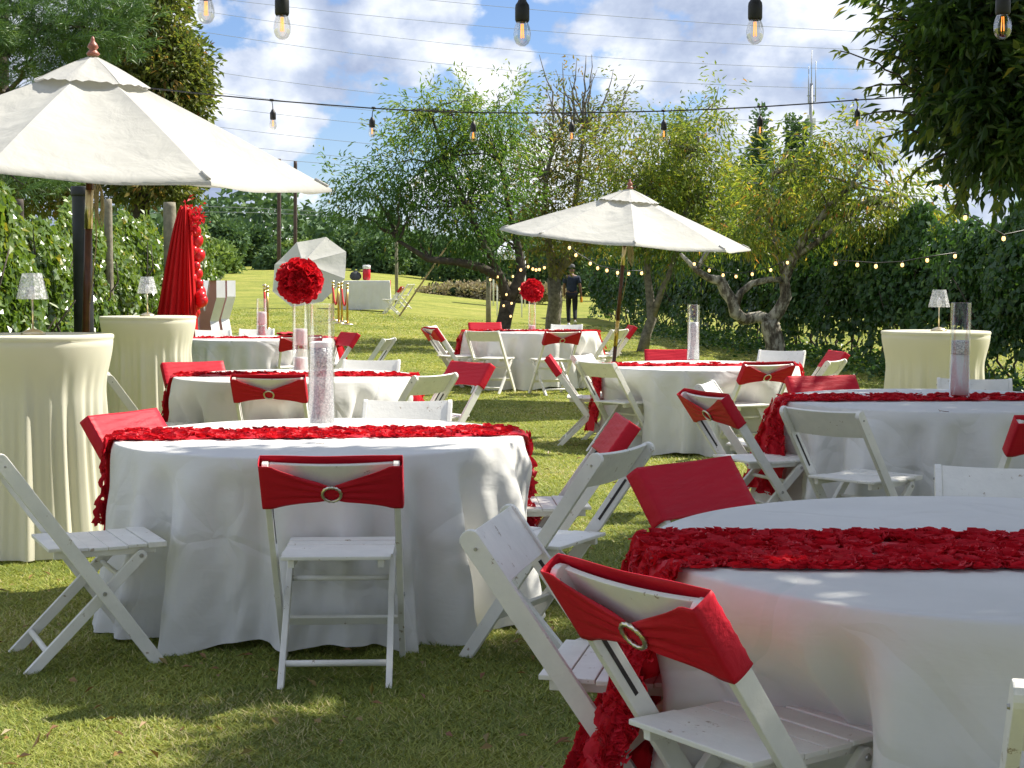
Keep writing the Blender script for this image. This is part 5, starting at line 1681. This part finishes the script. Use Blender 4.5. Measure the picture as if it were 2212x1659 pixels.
# ================================================================== FAR LEFT DECOR
def curtain():
    Y = 20.5
    b = at(375, 700, Y); b.z = gz(b.x, b.y)
    t = thing('red_curtain', b, 0, 'tall red fabric drape gathered to a point beside the balloons', 'curtain')
    s = Y/F0
    Ht = at(400, 447, Y).z - b.z
    mb = MB(); G_ = []
    nU, nV = 60, 30
    for i in range(nU + 1):
        u = i/nU; row = []
        for j in range(nV + 1):
            v = j/nV              # 0 top 1 bottom
            spread = .10 + .90*v**.75
            xl = (402 - 92*spread - 375)*s; xr = (402 + 12*(.3 + .7*v) - 375)*s
            x = xl + (xr - xl)*u
            dy = .05*math.sin(u*34 + 3*v)*(.3 + .7*v) + .10*math.sin(u*9 + 1)*v
            row.append((x, dy, Ht*(1 - v) + .02*math.sin(u*9)*(1-v)))
        G_.append(row)
    mb.grid(G_); c = mb.build('fabric', M['red_drape'], t); md = c.modifiers.new('thickness', 'SOLIDIFY'); md.thickness = .004
    mb = MB(); mb.tube([((399-375)*s, .25, 0), ((400-375)*s, .25, Ht - .06)], .02, 8); mb.build('stand_pole', M['metal_grey'], t)
    # second sheet behind, darker side turned away
    mb = MB(); G_ = []
    for i in range(24):
        u = i/23
        G_.append([((396 + 16*u - 375)*s, .10 + .5*v*u + .04*math.sin(u*20), (Ht - .03)*(1 - v)) for v in np.linspace(0, 1, 12)])
    mb.grid(G_); mb.build('side_fabric', M['red_drape'], t)
    # balloons
    bl = [(422, 498, 12), (424, 520, 15), (428, 552, 15), (418, 540, 9), (424, 574, 9), (426, 590, 12), (416, 600, 10), (430, 612, 9), (428, 632, 17), (436, 650, 13), (424, 655, 14), (420, 672, 12), (434, 640, 12)]
    BLAB = ['topmost red balloon, just under the dark flower spray', 'second red balloon from the top of the column', 'large red balloon bulging out on the right, upper third of the column', 'small red balloon tucked left, between the two large upper ones',
            'small red balloon halfway down the column', 'medium red balloon just below the middle of the column', 'medium red balloon against the drape below the middle', 'small red balloon on the right below the middle',
            'biggest red balloon near the bottom of the column', 'red balloon at the right bottom of the column by the letter', 'red balloon under the biggest one', 'lowest red balloon, touching the foot of the drape', 'red balloon sticking out right beside the biggest one']
    for i, (px, py, r) in enumerate(bl):
        c = at(px, py, Y + .35 + .1*(i % 3)); rr = r*s*1.02
        mb = MB(); pr = [(.001, rr*1.08)] + [(rr*math.sin(a), rr*(1.08*math.cos(a) if a < PI/2 else 1.2*math.cos(a))) for a in np.linspace(.25, PI-.25, 14)] + [(.012, -rr*1.22), (.018, -rr*1.28), (.001, -rr*1.27)]
        mb.lathe(pr, 20, cap=False)
        o = mb.build('balloon', M['balloon']); o.location = c
        o.rotation_euler = (random.uniform(-.6, .6), random.uniform(-.6, .6), 0)
        tag(o, BLAB[i], 'balloon', 'red balloons beside the drape')
    # dark red flower spray at the top of the drape
    c = at(418, 470, Y + .2)
    n = 160; C = np.array([tuple(c)])+ rng.normal(0, 1, (n, 3))*np.array([.07, .07, .09]); 
    arr = leaf_arrays(C, rng.normal(0, 1, (n, 3)), .06 + .04*rng.random(n), .03 + .02*rng.random(n))
    o = thing('flower_spray', tuple(c), 0, 'dark red flower spray at the top of the balloon column', 'flowers')
    pe = leaf_object('petals', [arr], M['red_runner'], o); pe.location = -c; tag(pe, kind='stuff')
curtain()

def letter(lx, Y, lab):
    c = at(lx, 720, Y); g = gz(c.x, c.y)
    t = thing('marquee_letter', (c.x, c.y, g), 0, lab, 'letter sign', 'block letters behind the far left table')
    t.rotation_euler = (0, 0, math.radians(-48))
    H = at(458, 606, Y).z - g
    # letter R seen at an angle: outline with a bowl opening
    def ring(o):
        return o
    outer = [(-.36, 0), (-.36, 1), (-.10, 1), (-.10, .64), (.12, 1), (.42, 1), (.42, .80), (.14, .52), (.44, .0), (.16, 0), (-.06, .38), (-.10, .36), (-.10, 0)]
    for face_y, nm in ((0, 'front_face'), ):
        pass
    import mathutils.geometry as mg
    o3 = [Vector((x*H*.55, z*H, 0)) for x, z in outer]; i3 = []
    tris = mg.tessellate_polygon([o3]); allv = o3 + i3
    dp = .13
    mb = MB()
    mb.add([(p.x, -.001, p.y) for p in allv], [tuple(tr) for tr in tris]); mb.build('front_face', M['pink'], t)
    mb = MB()
    mb.add([(p.x, dp, p.y) for p in allv], [tuple(tr) for tr in tris])
    for L_ in (o3,):
        n = len(L_)
        mb.add([(p.x, y, p.y) for y in (-.03, dp) for p in L_], [(k, (k+1) % n, n + (k+1) % n, n + k) for k in range(n)])
    mb.build('shell', M['letter_white'], t)
letter(450, 24.5, 'large pink faced white block letter, the left one of two')
letter(474, 25.6, 'large pink faced white block letter, the right one of two')

def stanchion(px, top, bot, label):
    # height 1.0 m fixes the distance
    Y = 1.0*F0/(bot - top)
    c = at(px, top, Y); g = gz(c.x, c.y)
    t = thing('rope_stanchion', (c.x, c.y, g), 0, label, 'stanchion', 'gold rope stanchions')
    mb = MB(); mb.lathe([(.16, 0), (.16, .012), (.12, .03), (.03, .045), (.001, .045)], 18); mb.build('base', M['plastic_white'] if False else M['gold'], t)
    mb = MB(); mb.tube([(0, 0, .03), (0, 0, .92)], .028, 10); mb.build('post', M['gold_post'], t)
    mb = MB(); mb.lathe([(.001, .90), (.042, .905), (.042, .93), (.02, .94), (.02, .955), (.04, .965), (.05, .99), (.04, 1.02), (.001, 1.035)], 14); mb.build('ball_top', M['gold'], t)
    return Vector((c.x, c.y, g + .86))
s1 = stanchion(571, 596, 690, 'gold stanchion, left one of the pair before the toppled parasol')
s2 = stanchion(577, 605, 703, 'gold stanchion, right one of the pair before the toppled parasol')
s3 = stanchion(719, 606, 690, 'gold stanchion, farthest of the four right of the flower ball')
s4 = stanchion(731, 610, 697, 'thick looking gold stanchion second from the right of the flower ball group')
s5 = stanchion(738, 617, 702, 'gold stanchion between its neighbours right of the flower ball')
s6 = stanchion(750, 618, 706, 'gold stanchion, rightmost, nearest the drinks table')
def vrope(a, b, label):
    pts = [a.lerp(b, f) + Vector((0, 0, -.42*math.sin(PI*f))) for f in np.linspace(0, 1, 12)]
    mb = MB(); mb.tube([p - a for p in pts], .022, 8); o = mb.build('velvet_rope', M['velvet']); o.location = a
    tag(o, label, 'rope', 'red velvet ropes')
vrope(s1, s2, 'red velvet rope slung between the left pair of stanchions')
vrope(s3, s4, 'red velvet rope at the left of the right stanchion group')
vrope(s5, s6, 'red velvet rope hanging to the rightmost stanchion')
for (px, py, w, d, lab) in ((628, 686, .5, .8, 'crumpled red carpet piece on the far lawn, the upper left one'), (655, 698, .5, .7, 'smaller red carpet piece on the far lawn, the lower right one')):
    Yc = 33 if py < 690 else 30.5
    c = at(px, py, Yc); g = gz(c.x, c.y)
    mb = MB(); mb.grid([[(-w/2 + w*i/8, -d/2 + d*j/8, .02 + .02*math.sin(i*1.7 + j*1.3)) for j in range(9)] for i in range(9)])
    o = mb.build('red_carpet', M['red_carpet']); o.location = (c.x, c.y, g + .02); md = o.modifiers.new('thickness', 'SOLIDIFY'); md.thickness = .02
    tag(o, lab, 'carpet')

# far drinks table
def far_table():
    Y = 47.0
    a = at(737, 660, Y); c = at(789, 640, Y); g = gz(c.x, Y) 
    s = Y/F0
    L = 105*s; D_ = .75
    top = at(789, 606, Y).z
    H = max(.72, top - g)
    mb = MB(); n = 160; rows = []
    per = []
    for i in range(n):
        t = i/n*4; k = int(t); f = t - k
        cs = [(-L/2, -D_/2), (L/2, -D_/2), (L/2, D_/2), (-L/2, D_/2)]
        p = Vector(cs[k]).lerp(Vector(cs[(k+1) % 4]), f); per.append(p)
    G_ = []
    for i, p in enumerate(per):
        row = [(0, 0, H), (p.x*.97, p.y*.97, H), (p.x, p.y, H - .01)]
        for j in range(1, 9):
            t = j/8; q = p*(1 + .05*t) + p.normalized()*(.03*math.sin(i*.9)*t)
            row.append((q.x, q.y, H*(1 - t) + .03))
        G_.append(row)
    mb.grid(G_, closed_u=True); o = mb.build('tablecloth', M['cloth']); o.location = (c.x, Y, g); o.rotation_euler = (0, 0, .12)
    tag(o, 'white cloth on the long drinks table far across the lawn', 'tablecloth')
    mb = MB(); mb.grid([[(L/2 + .03 - .02*(j == 0), -.22 + .44*i/5, H + .012 - (H*.8)*max(0, j - 1)/6) if j > 0 else (L/2 - .3, -.22 + .44*i/5, H + .012) for j in range(8)] for i in range(6)])
    o = mb.build('red_cloth_strip', M['red_drape']); o.location = (c.x, Y, g); o.rotation_euler = (0, 0, .12); tag(o, 'red cloth strip hanging off the right end of the drinks table', 'table runner')
    # dispenser
    p = at(792, 604, Y)
    t = thing('drink_dispenser', (p.x, Y, g + H + .012), 0, 'clear drink dispenser full of red drink with white lid', 'drink dispenser')
    mb = MB(); mb.lathe([(.10, .0), (.12, .04), (.12, .30), (.10, .34), (.001, .34)], 18); mb.build('drink', M['drink'], t)
    mb = MB(); mb.lathe([(.122, .34), (.122, .44), (.09, .46), (.001, .46)], 18); mb.build('lid', M['plastic_white'], t)
    mb = MB(); mb.tube([(0, -.12, .06), (0, -.17, .06), (0, -.17, .03)], .012, 6); mb.build('tap', M['black'], t)
    p = at(768, 604, Y)
    mb = MB(); mb.lathe([(.001, 0), (.10, .0), (.17, .06), (.18, .14), (.13, .23), (.05, .27), (.001, .27)], 18)
    mb.lathe([(.05, .262), (.07, .275), (.001, .29)], 12)
    o = mb.build('dark_pouf', M['darkgrey']); o.location = (p.x, Y, g + H + .012); tag(o, 'dark round fabric covered drum on the drinks table', 'speaker')
    return g
gtab = far_table()
p = at(852, 660, 45.5)
chair(p.x - .05, 45.5, -1, .1, 1, 'small distant sashed chair at the right end of the drinks table', 'chairs by the drinks table')
p = at(866, 655, 50.0)
chair(p.x + .05, 50.5, -.9, .4, 0, 'distant plain white chair behind the drinks table by the plank', 'chairs by the drinks table')

# distant white canopy tent behind the forked tree
def tent():
    Y = 64.0
    c = at(1100, 600, Y); g = gz(c.x, c.y)
    t = thing('canopy_tent', (c.x, c.y, g), 0, 'white pop up canopy tent glimpsed behind the forked tree', 'tent')
    s = Y/F0; hw = 34*s; ze = at(1100, 545, Y).z - g; zp = at(1100, 516, Y).z - g
    mb = MB()
    cs = [(-hw, -hw, ze), (hw, -hw, ze), (hw, hw, ze), (-hw, hw, ze)]
    mb.add(cs + [(0, 0, zp)], [(0, 1, 4), (1, 2, 4), (2, 3, 4), (3, 0, 4)])
    for k in range(4):
        a, b = cs[k], cs[(k+1) % 4]; mb.add([a, b, (b[0], b[1], ze - .3), (a[0], a[1], ze - .3)], [(0, 1, 2, 3)])
    mb.build('roof', M['tent'], t)
    for k in range(4):
        mb = MB(); mb.tube([(cs[k][0], cs[k][1], 0), (cs[k][0], cs[k][1], ze)], .03, 6); mb.build('leg', M['plastic_white'], t)
tent()

# ---- small litter on the tables
def litter(px, py, key, s, label):
    x0, y0 = TABLES[key][:2]; z = tgz(key) - .008
    d = ray(px, py); k = (z - CAMH)/d.z; p = Vector((0, 0, CAMH)) + d*k
    mb = MB()
    mb.grid([[(s*(i/4 - .5)*2, s*.5*(j/3 - .5)*math.sin(PI*(i/4*.9 + .05)), .004 + s*.35*abs(j/3 - .5) + s*.25*(i/4)**2) for j in range(4)] for i in range(5)])
    mb.tube([(s*.9, 0, s*.2), (s*1.3, .002, s*.8)], .0012, 5)
    o = mb.build('dry_leaf', M['dryleaf']); o.location = p; o.rotation_euler = (0, 0, random.uniform(0, 3)); tag(o, label, 'leaf', 'dry leaves on the tablecloths')
litter(1609, 1150, 'E', .014, 'small curled dry leaf on the nearest right table')
litter(2040, 892, 'D', .022, 'dry leaf in front of the runner on the middle right table')
litter(1985, 853, 'D', .020, 'dry leaf behind the runner on the middle right table')
litter(1940, 848, 'D', .014, 'tiny dry leaf near the red backed chair on the middle right table')
litter(690, 962, 'T1', .014, 'small dry leaf before the runner on the front left table')

# ---- the walking man
def person():
    Y = 46.0
    c = at(1235, 700, Y); g = gz(c.x, Y)
    t = thing('person', (c.x, Y, g), 0, 'man in a navy shirt and dark trousers walking away under the trees', 'person')
    def skin(name, verts, edges, radii, m, sub=2, parent=t, root=0):
        me = bpy.data.meshes.new(name); me.from_pydata(verts, edges, [])
        o = link(name, me, m, parent)
        md = o.modifiers.new('skin', 'SKIN'); md.use_smooth_shade = True
        for i, r in enumerate(radii):
            sv = me.skin_vertices[0].data[i]; sv.radius = r if hasattr(r, '__len__') else (r, r); sv.use_root = (i == root)
        sb = o.modifiers.new('sub', 'SUBSURF'); sb.levels = sub; sb.render_levels = sub
        return o
    V = [(0, 0, .96), (0, -.01, 1.12), (0, -.02, 1.30), (0, .0, 1.44), (0, .02, 1.52), (0, .035, 1.60), (0, .03, 1.70),
         (-.17, -.01, 1.43), (-.23, .03, 1.18), (-.22, .12, .95), (-.215, .15, .87),
         (.17, -.01, 1.43), (.24, -.04, 1.17), (.27, -.02, .93), (.275, .0, .84),
         (-.09, .0, .92), (-.09, .12, .52), (-.09, -.02, .10), (-.09, .08, .03),
         (.09, 0, .92), (.09, .0, .50), (.09, -.24, .16), (.09, -.20, .05)]
    E = [(0, 1), (1, 2), (2, 3), (3, 4), (4, 5), (5, 6), (3, 7), (7, 8), (8, 9), (9, 10), (3, 11), (11, 12), (12, 13), (13, 14), (0, 15), (15, 16), (16, 17), (17, 18), (0, 19), (19, 20), (20, 21), (21, 22)]
    R = [(.15, .10), (.14, .10), (.16, .11), (.12, .09), .052, .085, .08, .06, .045, .033, .028, .06, .045, .033, .028, .085, .055, .035, .03, .085, .055, .035, .03]
    skin('body', V, E, R, M['skin'])
    # fingers
    for sx, h in ((-1, Vector((-.215, .155, .86))), (1, Vector((.275, .0, .835)))):
        for k in range(4):
            mb = MB(); y = -.025 + .016*k; L = (.07, .078, .074, .058)[k]
            mb.tube([h + Vector((0, y, 0)), h + Vector((-.008*sx, y, -L*.5)), h + Vector((-.03*sx, y + .005, -L))], [.009, .0085, .007], 6); mb.build('finger', M['skin'], t)
        mb = MB(); mb.tube([h + Vector((-.012*sx, -.03, .02)), h + Vector((-.03*sx, -.05, -.02)), h + Vector((-.035*sx, -.045, -.05))], [.011, .010, .008], 6); mb.build('thumb', M['skin'], t)
    V = [(0, 0, .93), (0, -.01, 1.12), (0, -.02, 1.32), (0, 0, 1.445), (-.18, -.01, 1.42), (-.225, .015, 1.24), (.18, -.01, 1.42), (.23, -.03, 1.23)]
    skin('shirt', V, [(0, 1), (1, 2), (2, 3), (3, 4), (4, 5), (3, 6), (6, 7)], [(.18, .125), (.165, .12), (.185, .135), (.13, .10), .085, .075, .085, .075], M['shirt'])
    V = [(0, 0, .95), (-.095, .0, .90), (-.095, .12, .52), (-.09, -.02, .09), (.095, 0, .90), (.095, .0, .50), (.09, -.235, .16)]
    skin('trousers', V, [(0, 1), (1, 2), (2, 3), (0, 4), (4, 5), (5, 6)], [(.165, .12), .105, .078, .062, .105, .078, .062], M['trousers'])
    mb = MB(); mb.lathe([(.001, 1.83), (.05, 1.82), (.085, 1.79), (.098, 1.74), (.10, 1.71), (.001, 1.71)], 16, (0, .03, 0)); mb.box((0, .13, 1.715), (.13, .10, .012)); mb.build('cap', M['cap'], t)
    for sx, y, z, rx in ((-1, .03, .0, 0), (1, -.26, .05, -.7)):
        mb = MB(); mb.lathe([(.001, 0), (.05, .0), (.052, .03), (.04, .07), (.001, .09)], 12)
        o = mb.build('shoe', M['shoe'], t); o.scale = (.9, 2.2, .9); o.location = (sx*.09, y, z); o.rotation_euler = (rx, 0, 0)
    for sx in (-1, 1):
        mb = MB(); mb.lathe([(.001, -.012), (.022, 0), (.001, .012)], 8); o = mb.build('ear', M['skin'], t); o.location = (sx*.088, .03, 1.645); o.rotation_euler = (0, PI/2, 0)
    bt = at(1235, 700, Y)
    mb = MB(); mb.lathe([(.001, 0), (.035, .0), (.038, .02), (.038, .13), (.02, .17), (.015, .19), (.016, .205), (.001, .206)], 14)
    o = mb.build('drink_bottle', M['orange']); o.location = (c.x + .285, Y + .0, g + .68); tag(o, 'orange drink bottle held in the right hand of the man', 'bottle')
person()
